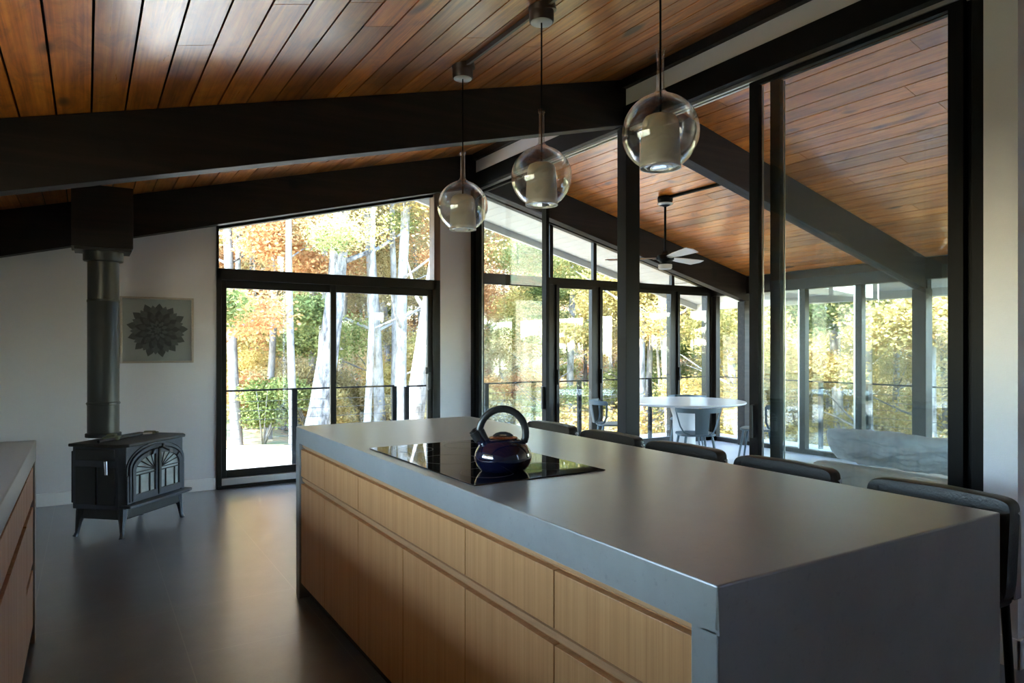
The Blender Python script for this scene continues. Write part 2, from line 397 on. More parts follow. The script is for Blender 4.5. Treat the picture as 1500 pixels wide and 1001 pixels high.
# left wall with the kitchen window opening
mb = MB(); zt = zc(XL)
W1 = (1.2, 3.6, 1.15, 2.12)
mb.box(XL - T, XL, YB - .15, W1[0], 0, zt); mb.box(XL - T, XL, W1[1], YF, 0, zt)
mb.box(XL - T, XL, W1[0], W1[1], 0, W1[2]); mb.box(XL - T, XL, W1[0], W1[1], W1[3], zt)
struct(mb.build('wall_left', M['wall']), 'white plaster left wall')
mb = MB(); mb.slopebox(XL - .15, XR, YB - T, YB, 0, zc(XL), 0, ZR); struct(mb.build('wall_back', M['wall']), 'white plaster wall behind the viewpoint')
mb = MB(); mb.box(3.92, 4.02, YB - T, 1.35, -.3, ZR - .05); mb.slopebox(3.31, 3.92, 1.35, 1.48, 0, zc(3.31), 0, zc(3.92))
struct(mb.build('wall_right', M['wall']), 'white plaster end wall at the right of the partition')
mb = MB(); mb.slopebox(4.02, XS + .1, -1.13, -1.0, 2.14, zc(4.02), 2.14, zc(XS)); struct(mb.build('wall_sunroom', M['wall']), 'wall above the near end glazing of the sunroom')
# low wall strip over the partition header + dark ridge board
mb = MB(); mb.box(XR, XR + .10, 1.48, YF, 3.31, ZR - .02); struct(mb.build('wall_ridge', M['wall']), 'white wall strip above the black partition header')
mb = MB(); mb.box(XR - .05, XR - .002, 1.48, 4.32, ZR - .085, ZR - .014); mb.box(XR - .05, XR - .002, 4.47, 6.88, ZR - .085, ZR - .014)
struct(mb.build('trim_3', M['beam']), 'dark wooden ridge board along the top of the ceiling')
# baseboards
mb = MB(); mb.box(XL, 1.03, YF - .014, YF, 0, .11); mb.box(3.38, XR - .02, YF - .014, YF, 0, .11); struct(mb.build('baseboard_far', M['base'], bevel=.003), 'white baseboard of the far wall')
mb = MB(); mb.box(3.296, 3.31, 1.336, 1.48, 0, .125); mb.box(3.296, 3.90, 1.336, 1.35, 0, .125); struct(mb.build('baseboard_right', M['base'], bevel=.003), 'white baseboard at the right wall end')

# ------------------------------------------------------------------ beams
def beam(y0, y1, label, x0=XL, x1=XS, depth=.375):
    mb = MB()
    if x0 < XR: mb.slopebox(x0, XR, y0, y1, zc(x0) - depth, zc(x0) - .004, ZR - depth, ZR - .004)
    if x1 > XR: mb.slopebox(XR, x1, y0, y1, ZR - depth, ZR - .004, zc(x1) - depth, zc(x1) - .004)
    bmesh.ops.remove_doubles(mb.b, verts=mb.b.verts, dist=.0005)
    return tag(mb.build('ceiling_beam', M['beam'], bevel=.004), label, 'beam', 'dark ceiling beams')
beam(4.33, 4.46, 'dark stained ceiling beam crossing over the middle of the room to the black post')
beam(6.89, 7.02, 'dark stained ceiling beam running against the far wall above the patio door')
beam(1.68, 1.80, 'dark stained ceiling beam nearest the viewpoint')

# posts carrying the beams at the outer glass wall
def post(name, x0, x1, y0, y1, z0, z1, m, label, cat='post'): return tag(MB().box(x0, x1, y0, y1, z0, z1).build(name, m, bevel=.004), label, cat)
post('timber_post', XS - .06, XS + .08, 4.30, 4.46, FS, zc(XS) - .375, M['beam'], 'dark timber post at the glass wall behind the sofa')
post('timber_post', XS - .06, XS + .06, 6.89, 7.02, FS, zc(XS) - .375, M['beam'], 'dark timber post at the far corner of the glass wall behind the dining table')
post('timber_post', XS - .06, XS + .08, 1.66, 1.82, FS, zc(XS) - .375, M['beam'], 'dark timber post at the near right of the glass wall')

# ------------------------------------------------------------------ patio door and trapezoid transom
d = struct(empty('door_1', (0, YF, 0)), 'dark framed sliding patio door in the far wall', 'door')
y0, y1 = YF - .02, YF + T
def b2(x0, x1, a, b, z0, z1): return MB().box(x0, x1, a - YF, b - YF, z0, z1)
mb = MB(); mb.box(1.04, 1.085, -.02, T, 0, 2.09); mb.box(3.28, 3.325, -.02, T, 0, 2.09); mb.box(1.04, 3.325, -.02, T, 1.985, 2.09); mb.box(1.04, 3.325, -.03, T, 0, .03)
mb.build('door_frame', M['bronze'], d, bevel=.003)
mb = MB(); mb.box(1.085, 3.28, -.012, T - .01, .03, .09); mb.build('door_sill', M['alu'], d, bevel=.003)
for nm, x0, x1, yy in (('sliding_panel', 1.085, 2.21, .055), ('sliding_panel', 2.135, 3.28, .01)):
    mb = MB(); q = .055; zb, ztp = .09, 1.985
    mb.box(x0, x0 + q, yy, yy + .04, zb, ztp); mb.box(x1 - q, x1, yy, yy + .04, zb, ztp); mb.box(x0 + q, x1 - q, yy, yy + .04, zb, zb + .07); mb.box(x0 + q, x1 - q, yy, yy + .04, ztp - .075, ztp)
    p = mb.build(nm, M['bronze'], d, bevel=.003)
    MB().box(x0 + q - .005, x1 - q + .005, yy + .017, yy + .023, zb + .065, ztp - .07).build('pane', M['glass'], p)
    if yy < .03:
        h = MB(); h.box(x1 - .062, x1 - .028, yy - .03, yy, .88, 1.06); h.tube([(x1 - .06, yy - .03, .87), (x1 - .075, yy - .06, .90), (x1 - .075, yy - .06, 1.0), (x1 - .06, yy - .03, 1.03)], .008, 8)
        h.box(x1 - .085, x1 - .05, yy - .02, yy, 1.045, 1.12); h.build('door_handle', M['plastic'], p, bevel=.003)
wd = struct(empty('window_1', (0, YF, 0)), 'trapezoid transom window above the patio door', 'window')
mb = MB(); mb.box(1.04, 1.062, -.015, T, 2.09, zc(1.05) - .02); mb.slopebox(3.30, 3.375, 0, T, 2.09, zc(3.30) - .01, 2.09, zc(3.375) - .01, 1)
mb.slopebox(1.062, 3.30, .03, T, zc(1.062) - .40, zc(1.062) - .03, zc(3.3) - .40, zc(3.3) - .03)
mb.box(3.325, 3.375, 0, T, 0, 2.09)
mb.build('window_frame', [M['bronze'], M['door_wood']], wd, bevel=.002)
MB().slopebox(1.06, 3.31, .06, .067, 2.085, zc(1.06) - .38, 2.085, zc(3.31) - .38).build('pane', M['glass'], wd)

# ------------------------------------------------------------------ left side windows (out of frame, they light the kitchen)
for i, (a, b, z0, z1) in enumerate((W1,)):
    wd = struct(empty('window_%d' % (2 + i), (XL, 0, 0)), 'side window in the left wall', 'window')
    mb = MB(); n = 2
    mb.box(-T, .01, a, b, z0, z0 + .05); mb.box(-T, .01, a, b, z1 - .05, z1)
    for k in range(n + 1):
        y = a + (b - a - .05) * k / n; mb.box(-T, .01, y, y + .05, z0 + .05, z1 - .05)
    mb.build('window_frame', M['bronze'], wd)
    MB().box(-.06, -.053, a + .04, b - .04, z0 + .04, z1 - .04).build('pane', M['glass'], wd)

# ------------------------------------------------------------------ glass partition
d = struct(empty('door_2', (0, 0, 0)), 'black header and frame of the sliding glass partition', 'door frame')
mb = MB(); mb.box(XR - .03, XR + .14, 1.48, 6.89, 3.145, 3.31); mb.build('header', M['black'], d, bevel=.003)
for x in (3.79, 3.835):
    mb = MB(); mb.box(x, x + .022, 1.74, 4.32, 3.122, 3.146); mb.box(x, x + .022, 4.45, 6.88, 3.122, 3.146); mb.build('track', M['alu'], d)
mb = MB(); mb.box(3.76, 3.91, 4.33, 4.44, 0, 3.165); mb.build('post', M['black'], d, bevel=.003)
mb = MB(); mb.box(3.76, 3.90, 6.95, 7.02, 0, 3.15); mb.build('jamb', M['black'], d, bevel=.003)
mb = MB(); mb.box(3.76, 3.91, 1.48, 1.735, -.11, 3.15); mb.build('jamb', M['black'], d, bevel=.003)
mb = MB(); mb.box(3.76, 3.92, 1.735, 4.33, 0, .012); mb.box(3.76, 3.92, 4.44, 6.95, 0, .012); mb.build('floor_track', M['alu'], d)
def gpanel(n, y0, y1, x, label, handle_y=None, q=.075):
    p = struct(empty('door_%d' % n, (x, y0, 0)), label, 'sliding glass door'); L = y1 - y0
    mb = MB(); mb.box(0, .036, 0, q, .015, 3.115); mb.box(0, .036, L - q, L, .015, 3.115); mb.box(0, .036, q, L - q, .015, .10); mb.box(0, .036, q, L - q, 3.085, 3.115)
    mb.build('door_frame', M['black'], p, bevel=.002)
    MB().box(.014, .022, q - .004, L - q + .004, .096, 3.089).build('pane', M['glass_part'], p)
    mb = MB(); mb.box(-.001, .037, 0 - .0025, -.0005, .05, 3.1) if False else mb.box(.036, .040, L - q - .012, L - q - .001, .1, 3.08); mb.box(.036, .040, q + .001, q + .012, .1, 3.08)
    mb.build('edge_strip', M['alu'], p)
    if handle_y is not None:
        mb = MB(); mb.box(-.028, 0, handle_y - .012, handle_y + .012, .74, .96); mb.build('door_handle', M['plastic'], p, bevel=.004)
    return p
gpanel(3, 5.52, 6.94, 3.785, 'sliding glass panel next to the white far wall corner', .04)
gpanel(4, 1.785, 3.115, 3.785, 'right hand sliding glass panel on the kitchen side track', 1.29)
gpanel(5, 1.74, 2.985, 3.832, 'right hand sliding glass panel on the sunroom side track')

# ------------------------------------------------------------------ sunroom glass walls
wd = struct(empty('window_3', (0, YE, 0)), 'glazed end wall of the sunroom with slanted transoms', 'window wall')
xs = [3.90, 5.29, 6.03, 7.52, 8.29]; hw = [.03, .065, .06, .07, .09]
mb = MB()
for x, h in zip(xs, hw):
    mb.box(x - h, x + h, 0, .09, FS, 2.18)
    if x < 8.2: mb.slopebox(x - .028, x + .028, .02, .08, 2.27, zc(x - .028) - .18, 2.27, zc(x + .028) - .18)
mb.box(3.88, XS + .05, 0, .09, 2.18, 2.275); mb.box(3.88, XS + .05, 0, .09, FS, FS + .06)
mb.slopebox(3.88, XS + .05, 0, .09, ZR - .03 - .18, ZR - .05, zc(XS) - .18, zc(XS) - .02)
mb.build('window_frame', M['bronze'], wd, bevel=.003)
for a, b in zip(xs, xs[1:]):
    # inner sliding sash of each bay
    mb = MB(); z0, z1 = FS + .06, 2.18; q = .045; A, B = a + .05, b - .05
    mb.box(A, A + q, -.03, .0, z0, z1); mb.box(B - q, B, -.03, 0, z0, z1); mb.box(A + q, B - q, -.03, 0, z0, z0 + .06); mb.box(A + q, B - q, -.03, 0, z1 - .045, z1)
    s = mb.build('sash', M['bronze'], wd, bevel=.002)
    MB().box(A + q, B - q, -.018, -.012, z0 + .055, z1 - .04).build('pane', M['glass'], s)
    MB().box(A + .01, A + .03, -.055, -.03, .84, 1.04).build('sash_handle', M['plastic'], s, bevel=.002)
    MB().slopebox(a, b, .045, .051, 2.27, zc(a) - .18, 2.27, zc(b) - .18).build('transom_pane', M['glass'], wd)
wd = struct(empty('window_4', (XS, 0, 0)), 'glazed side wall of the sunroom facing the woods', 'window wall')
ys = [-.95, .35, 1.74, 3.05, 4.37, 5.17, 5.98, 6.955, 7.54]; mb = MB()
for y in ys: mb.box(0, .09, y - .055, y + .055, FS, 2.14)
mb.box(-.02, .10, -1.0, YE, 2.135, zc(XS) - .01); mb.box(0, .09, -1.0, YE, FS, FS + .06)
mb.build('window_frame', M['bronze'], wd, bevel=.003)
for y in ys: MB().box(-.004, 0, y + .028, y + .05, FS + .06, 2.13).build('edge_strip', M['alu'], wd)
for a, b in zip(ys, ys[1:]): MB().box(.04, .047, a + .05, b - .05, FS + .05, 2.14).build('pane', M['glass'], wd)

wd = struct(empty('window_5', (0, -1.0, 0)), 'glazed near end wall of the sunroom', 'window wall'); mb = MB()
for x in (4.07, 5.13, 6.2, 7.26, 8.28): mb.box(x - .045, x + .045, -.11, -.02, FS, 2.14)
mb.box(4.02, XS + .05, -.11, -.02, FS, FS + .06); mb.build('window_frame', M['bronze'], wd)
MB().box(4.03, XS, -.07, -.063, FS + .03, 2.14).build('pane', M['glass'], wd)

# ------------------------------------------------------------------ kitchen island
IX0, IX1, IY0, IY1, IZ = .965, 2.02, .863, 3.80, .915
mb = MB(); mb.box(IX0, IX1, IY0, IY1, IZ - .085, IZ); mb.box(IX0, IX1, IY0, IY0 + .066, 0, IZ - .085); mb.box(IX0, IX1, IY1 - .066, IY1, 0, IZ - .085)
bmesh.ops.remove_doubles(mb.b, verts=mb.b.verts, dist=.0005)
tag(mb.build('waterfall_worktop', M['concrete'], bevel=.004), 'long grey polished concrete waterfall worktop of the kitchen island', 'countertop')
def cabinet(y0, y1, label, doors=1, x=IX0 + .008, depth=.62, face=1, rows=None, group='oak base cabinets of the island', name='base_cabinet', top=.83, bottom=.085):
    """face=+1: fronts look towards -X; face=-1: fronts look towards +X"""
    c = empty(name, (x, (y0 + y1) / 2, 0)); tag(c, label, 'cabinet', group); f = face; h = (y1 - y0) / 2
    def bx(a, b, p, q, z0, z1):  # a,b measured inwards from the front plane
        a, b = sorted((a * f, b * f)); return MB().box(a, b, p, q, z0, z1)
    bx(.022, depth, -h, h, bottom, top).build('body', M['oak'], c)
    bx(.05, depth, -h, h, 0, bottom).build('toe_kick', M['cabinet_black'], c)
    rows = rows or [(.655, .798, 1, 'drawer_front'), (bottom, .615, doors, 'door_front')]
    for z0, z1, n, nm in rows:
        for k in range(n):
            a = -h + 2 * h * k / n + .0018; b = -h + 2 * h * (k + 1) / n - .0018
            bx(0, .02, a, b, z0, z1).build(nm, M['oak'], c, bevel=.0012)
        mb = MB(); p = [(.022, z1 + .002), (.010, z1 + .010), (.006, z1 + .030), (.022, z1 + .034)]
        if z1 + .034 < top + .005:
            mb.prism([(f * u, -h, min(z, top)) for u, z in p], (0, 2 * h, 0)); mb.build('finger_rail', M['oak_h'], c)
    return c
cuts = [3.732, 3.30, 2.818, 1.853, 1.386, .931]
labs = ['oak island cabinet at the far end beside the concrete leg', 'narrow oak island cabinet, second from the far end', 'wide oak island cabinet under the cooktop with one long drawer over two doors',
        'oak island cabinet right of the wide cooktop unit', 'oak island cabinet nearest the viewpoint beside the near concrete leg']
for i in range(5): cabinet(cuts[i + 1], cuts[i], labs[i], 2 if i == 2 else 1)
# back panel of the island under the overhang
tag(MB().box(1.60, 1.64, IY0 + .066, IY1 - .066, 0, IZ - .086).build('island_back_panel', M['oak']), 'oak back panel of the island behind the bar chairs', 'panel')

# left counter
mb = MB(); mb.box(XL + .01, -.2, -1.9, 3.87, .83, .915); mb.box(XL + .01, -.2, 3.80, 3.87, 0, .83)
bmesh.ops.remove_doubles(mb.b, verts=mb.b.verts, dist=.0005)
tag(mb.build('waterfall_worktop', M['concrete'], bevel=.004), 'grey concrete worktop along the left wall', 'countertop')
kw = dict(x=-.208, depth=.80, face=-1, group='oak base cabinets along the left wall')
cabinet(3.40, 3.80, 'oak three drawer cabinet at the end of the left counter', rows=[(.655, .80, 1, 'drawer_front'), (.37, .62, 1, 'drawer_front'), (.085, .335, 1, 'drawer_front')], **kw)
cabinet(2.73, 3.40, 'oak left counter cabinet next to the three drawer unit', **kw)
cabinet(1.90, 2.73, 'oak left counter cabinet nearest the left edge of the photo', **kw)

# ------------------------------------------------------------------ cooktop
ck = empty('cooktop', (1.275, 2.337, IZ)); tag(ck, 'black glass induction cooktop set into the island worktop', 'cooktop')
MB().box(-.26, .26, -.463, .463, .0002, .004).build('glass_plate', M['ceramic_black'], ck, bevel=.002)
gp_ = plain('grey_print', (.10, .10, .10), .3)
for cx, cy, r in ((-.12, -.30, .09), (.12, -.30, .075), (-.10, .02, .11), (-.12, .32, .08), (.12, .32, .09)):
    MB().lathe([(r - .0012, .0041), (r, .0045), (r + .0012, .0041)], (cx, cy, 0), 40).build('burner_ring', gp_, ck, smooth=True)

# ------------------------------------------------------------------ kettle
kt = empty('tea_kettle', (1.222, 2.045, IZ + .0045), R(-YAW)); tag(kt, 'navy enamel whistling kettle with arched black handle on the cooktop', 'kettle')
prof = [(0, 0), (.070, 0), (.078, .004), (.090, .018), (.0985, .038), (.099, .052), (.094, .070), (.083, .088), (.068, .101), (.052, .109), (.047, .111)]
MB().lathe(prof, n=56).build('body', M['navy'], kt, smooth=True, recalc=True)
MB().lathe([(.049, .110), (.051, .113), (.046, .116), (.034, .119), (.018, .121), (0, .1215)], n=44).build('lid', M['copper'], kt, smooth=True)
mb = MB(); mb.tube([(-.032, 0, .117), (-.022, 0, .124), (-.008, 0, .128), (.008, 0, .128), (.022, 0, .124), (.032, 0, .117)], .0058, 10)
mb.build('lid_knob', M['plastic'], kt, smooth=True)
mb = MB(); mb.tube([(-.062, 0, .088), (-.078, 0, .108), (-.093, 0, .128)], [.019, .016, .014], 18); mb.build('spout', M['navy'], kt, smooth=True)
mb = MB(); mb.tube([(-.082, 0, .106), (-.100, 0, .131)], .0175, 16); mb.tube([(-.097, 0, .126), (-.108, 0, .137)], .0125, 14)
mb.tube([(-.060, 0, .100), (-.076, 0, .140)], [.014, .011], 12, flat=(0, 1, 0)); mb.tube([(-.104, 0, .137), (-.080, 0, .150)], .005, 8); mb.build('whistle_cap', M['plastic'], kt, smooth=True)
hp = []
for k in range(21):
    a = pi * (1.02 - 1.12 * k / 20); hp.append((-.002 + .080 * cos(a), 0, .128 + .084 * sin(a) + (.002 if k == 0 else 0)))
hp = [(-.068, 0, .112)] + hp + [(.064, 0, .099)]
mb = MB(); mb.tube(hp, [(.0098, .0125)] * len(hp), 12, flat=(0, 1, 0)); mb.box(-.030, -.004, -.012, .012, .208, .220); mb.build('handle', M['plastic'], kt, smooth=True)

# ------------------------------------------------------------------ bar chairs
def bar_chair():
    c = empty('bar_chair')
    # seat frame of reference: +X is the back of the chair (away from the island), Y across
    W = .225
    def back(u, v):  # rounded padded slab wrapped slightly around the sitter
        return 0
    mb = MB(); n = 28; th = .030
    # outline of the back panel (rounded rectangle) in (y,z)
    pts = []
    for k in range(n * 2):
        a = 2 * pi * k / (n * 2); ex = .17
        y = W * math.copysign(abs(cos(a)) ** ex, cos(a)); z = .745 + .150 * math.copysign(abs(sin(a)) ** ex, sin(a))
        pts.append((y, z))
    def bow(y, z): return .055 - .9 * (y * y) * .9 + (z - .6) * .10
    rings = []
    for s, off in ((.90, -th), (.97, -th * .8), (1.0, 0), (.97, th * .8), (.90, th)):
        rings.append([mb.b.verts.new((bow(y, z) + off, y * (s * .12 + .88), .745 + (z - .745) * (s * .25 + .75))) for y, z in pts])
    m = len(pts)
    for A, B in zip(rings, rings[1:]):
        for k in range(m): mb.b.faces.new([A[k], A[(k + 1) % m], B[(k + 1) % m], B[k]])
    mb.b.faces.new(rings[0]); mb.b.faces.new(rings[-1][::-1])
    mb.build('backrest', M['leather'], c, smooth=True)
    mb = MB()
    for k in range(-4, 5):
        y = k * .048
        mb.tube([(bow(y, z) - th - .001, y * .98, z) for z in (.63, .70, .78, .87)], .0022, 6)
    mb.build('stitched_seam', M['leather'], c, smooth=True)
    mb = MB(); mb.box(-.36, .06, -.215, .215, .575, .635); mb.build('seat', M['leather'], c, bevel=.025, seg=4)
    for sy in (-1, 1):
        mb = MB(); mb.box(.035, .075, sy * .212 - .012, sy * .212 + .012, .60, .86); mb.build('side_bracket', M['chrome'], c, bevel=.004)
        for sx, x in ((-1, -.33), (1, .05)):
            mb = MB(); mb.tube([(x, sy * .19, .58), (x + sx * .03, sy * .21, .0)], .012, 10); mb.build('leg', M['black'], c, smooth=True)
    mb = MB()
    for a, b in (((-.35, -.205, .22), (-.35, .205, .22)), ((.07, -.205, .22), (.07, .205, .22)), ((-.35, -.203, .22), (.07, -.203, .22)), ((-.35, .203, .22), (.07, .203, .22))): mb.tube([a, b], .009, 8)
    mb.build('footrest', M['black'], c, smooth=True)
    return c
cy = [3.352, 2.808, 2.285, 1.752, 1.177]
bl = ['black leather bar chair at the island, farthest and partly behind the kettle', 'black leather bar chair at the island, second from the far end',
      'black leather bar chair in the middle of the row of five', 'black leather bar chair at the island, second nearest', 'black leather bar chair at the near right corner of the island']
bc = bar_chair(); 
for i, y in enumerate(cy):
    o = bc if i == 0 else dup(bc)
    o.location = (2.29, y, 0); o.rotation_euler = (0, 0, R((0, 0, 1, 0, -2)[i])); tag(o, bl[i], 'bar chair', 'bar chairs along the island')

# ------------------------------------------------------------------ pendants
def pendant(first=True):
    c = empty('pendant_lamp'); Rg = .155     # origin at globe centre
    def gp(R0, neck):
        pr = [(0.0, -R0 * .93)]
        for k in range(2, 27):
            a = -pi / 2 + pi * k / 29
            pr.append((R0 * cos(a) if k > 6 else R0 * cos(a), max(R0 * sin(a), -R0 * .93)))
        pr += [(R0 * .30, R0 * .965), (R0 * .20, R0 * 1.01), (neck + .004, R0 * 1.08), (neck, R0 * 1.16), (neck * .9, R0 * 1.6), (neck * .9, R0 * 2.1), (neck * 1.15, R0 * 2.12), (neck * 1.15, R0 * 2.22)]
        return pr
    MB().lathe(gp(Rg, .016), n=64).build('glass_globe', M['globe'], c, smooth=True)
    g = gp(Rg - .005, .012); MB().lathe(g, n=64).build('glass_inner_wall', M['globe'], c, smooth=True)
    mb = MB(); pr = [(.082, -.142), (.0805, -.10), (.0775, -.04), (.074, .02), (.071, .045), (.062, .060), (.045, .068), (.010, .070)]
    pr = pr + [(r - .004, z - .004) for r, z in pr[::-1][1:]]
    mb.lathe(pr, n=48); mb.build('frosted_shade', M['frost'], c, smooth=True)
    MB().lathe([(.0775, -.146), (.083, -.1455), (.083, -.1405), (.0775, -.1405)], n=48, close=True).build('shade_rim', M['alu'], c, smooth=True)
    MB().lathe([(0, -.03), (.022, -.02), (.028, 0), (.018, .03), (.012, .045), (0, .05)], n=20).build('bulb', M['frost'], c, smooth=True)
    return c
PX = 1.98; zcan = zc(PX)
pd = pendant(); gl_z = 2.215
plab = ['clear glass globe pendant lamp farthest over the island, smallest of three', 'clear glass globe pendant lamp in the middle over the island', 'clear glass globe pendant lamp nearest, above the near end of the bar']
for i, y in enumerate((3.80, 2.93, 2.07)):
    o = pd if i == 0 else dup(pd)
    o.location = (PX, y, gl_z); tag(o, plab[i], 'pendant lamp', 'globe pendants over the island')
for o, y in zip([o for o in COL.objects if o.name.startswith('pendant_lamp')], (3.80, 2.93, 2.07)):
    top = zcan - gl_z; tilt = math.atan(PITCH)
    MB().tube([(0, 0, top - .088), (0, 0, .062)], .0042, 8).build('cord', M['black'], o, smooth=True)
    mb = MB(); mb.lathe([(0, -.090), (.060, -.090), (.063, -.085), (.063, -.035), (0, -.035)], (0, 0, top), 40); mb.build('canopy', M['canopy'], o, smooth=True)
    MB().lathe([(0, -.0925), (.056, -.0925), (.056, -.090), (0, -.090)], (0, 0, top), 40).build('canopy_underside', M['pale_metal'], o)
    mb = MB(); mb.lathe([(0, -.04), (.070, -.04), (.070, .0), (0, .0)], (0, 0, 0), 40)
    q = mb.build('ceiling_box', M['canopy'], o, smooth=True); q.matrix_local = Matrix.Translation((0, 0, top)) @ Matrix.Rotation(-tilt, 4, 'Y')
tag(MB().slopebox(PX - .012, PX + .012, 1.80, 3.74, zc(PX - .012) - .028, zc(PX - .012) - .001, zc(PX + .012) - .028, zc(PX + .012) - .001).build('conduit', M['canopy']), 'brown conduit on the cedar ceiling between the pendant canopies', 'conduit')

# ------------------------------------------------------------------ ceiling fan in the sunroom
FX, FY = 5.65, 5.83
fn = empty('ceiling_fan', (FX, FY, 2.36)); tag(fn, 'three blade ceiling fan with white blades hanging in the sunroom', 'ceiling fan')
tz = zc(FX) - 2.36
MB().lathe([(0, tz), (.085, tz), (.085, tz - .05), (.06, tz - .095), (.02, tz - .115), (0, tz - .115)], n=32).build('canopy', M['black'], fn, smooth=True)
MB().lathe([(.066, tz - .098), (.086, tz - .085), (.088, tz - .075), (.080, tz - .08)], n=32, close=True).build('canopy_ring', M['alu'], fn, smooth=True)
MB().tube([(0, 0, tz - .10), (0, 0, .06)], .0135, 12).build('downrod', M['black'], fn, smooth=True)
MB().lathe([(0, .085), (.03, .085), (.045, .05), (.085, .04), (.10, .015), (.10, -.015), (.07, -.035), (.06, -.07), (0, -.07)], n=36).build('motor_housing', M['black'], fn, smooth=True)
MB().lathe([(.0, -.07), (.078, -.07), (.078, -.11), (.068, -.122), (0, -.125)], n=36).build('light_kit', M['frost'], fn, smooth=True)
bmb = MB()
for s in (0,):
    pts = [(.09, -.030, 0), (.30, -.062, 0), (.68, -.085, 0), (.70, -.02, 0), (.64, .075, 0), (.30, .055, 0), (.09, .030, 0)]
    bmb.prism([(x, y, .004 - y * .22) for x, y, z in pts], (0, 0, .007))
bl0 = bmb.build('blade', M['blade'], fn)
ang0 = -R(YAW)
for k, a in enumerate((197, 317, 77)):
    # angle measured in the view frame: 0 = right, 90 = away
    o = bl0 if k == 0 else bl0.copy()
    if k: COL.objects.link(o); o.parent = fn
    o.rotation_euler = (0, 0, ang0 + R(-a))
    MB().prism([(.05, -.02, .0), (.14, -.028, .002), (.14, .028, -.004), (.05, .02, .0)], (0, 0, -.006)).build('blade_iron', M['alu'], fn).rotation_euler = (0, 0, ang0 + R(-a))
tag(MB().slopebox(FX - .012, FX + .012, 4.46, FY - .05, zc(FX - .012) - .028, zc(FX - .012) - .001, zc(FX + .012) - .028, zc(FX + .012) - .001).build('conduit', M['black']), 'dark conduit on the sunroom ceiling leading to the fan', 'conduit')

# ------------------------------------------------------------------ wood stove
st = empty('wood_stove', (.287, 5.905, 0), R(47.4)); tag(st, 'blue black cast iron wood stove with arched glass doors on splayed legs', 'stove')
# local frame: x across the front (left->right seen from the front), -y towards the viewer
SW, SD, z0, z1 = .33, .205, .20, .66
mb = MB(); front = [(-SW + .03, -SD), (SW - .03, -SD), (SW, -SD + .04), (SW, SD), (-SW, SD), (-SW, -SD + .04)]
mb.prism([(x, y, z0) for x, y in front], (0, 0, z1 - .02 - z0)); mb.build('body', M['iron'], st, bevel=.006)
mb = MB(); tp = [(-SW - .02, -SD + .03), (-SW + .03, -SD - .025), (SW - .03, -SD - .025), (SW + .02, -SD + .03), (SW + .02, SD + .02), (-SW - .02, SD + .02)]
mb.prism([(x, y, z1 - .02) for x, y in tp], (0, 0, .022)); mb.build('top_plate', M['iron_dark'], st, bevel=.006, seg=3)
mb = MB(); mb.prism([(x * .93, y * .93, .125) for x, y in front], (0, 0, .08)); mb.build('ash_pan', M['iron_dark'], st, bevel=.01)
mb = MB(); mb.prism([(-SW - .005, -SD - .06, .215), (-SW + .05, -SD - .075, .215), (SW - .05, -SD - .075, .215), (SW + .005, -SD - .06, .215), (SW + .005, -SD + .03, .215), (-SW - .005, -SD + .03, .215)], (0, 0, .022)); mb.build('ash_lip', M['iron'], st, bevel=.006)
# arched surround moulding on the front
def arch(r1, r2, zspring, w1, w2, zb, y, dep, n=20):
    """ring between two flat arches"""
    a = [(w1, zb)] + [(w1 * cos(pi * k / n), zspring + r1 * sin(pi * k / n)) for k in range(n + 1)] + [(-w1, zb)]
    b = [(w2, zb)] + [(w2 * cos(pi * k / n), zspring + r2 * sin(pi * k / n)) for k in range(n + 1)] + [(-w2, zb)]
    mb = MB()
    for i in range(len(a) - 1):
        mb.quadbox([(a[i][0], y, a[i][1]), (b[i][0], y, b[i][1]), (b[i + 1][0], y, b[i + 1][1]), (a[i + 1][0], y, a[i + 1][1]),
                    (a[i][0], y - dep, a[i][1]), (b[i][0], y - dep, b[i][1]), (b[i + 1][0], y - dep, b[i + 1][1]), (a[i + 1][0], y - dep, a[i + 1][1])])
    bmesh.ops.remove_doubles(mb.b, verts=mb.b.verts, dist=.0004)
    return mb
arch(.125, .145, .48, .270, .288, .25, -SD, .020).build('arch_moulding', M['iron'], st, smooth=True)
arch(.155, .165, .48, .297, .305, .44, -SD, .010).build('arch_moulding', M['iron'], st, smooth=True)
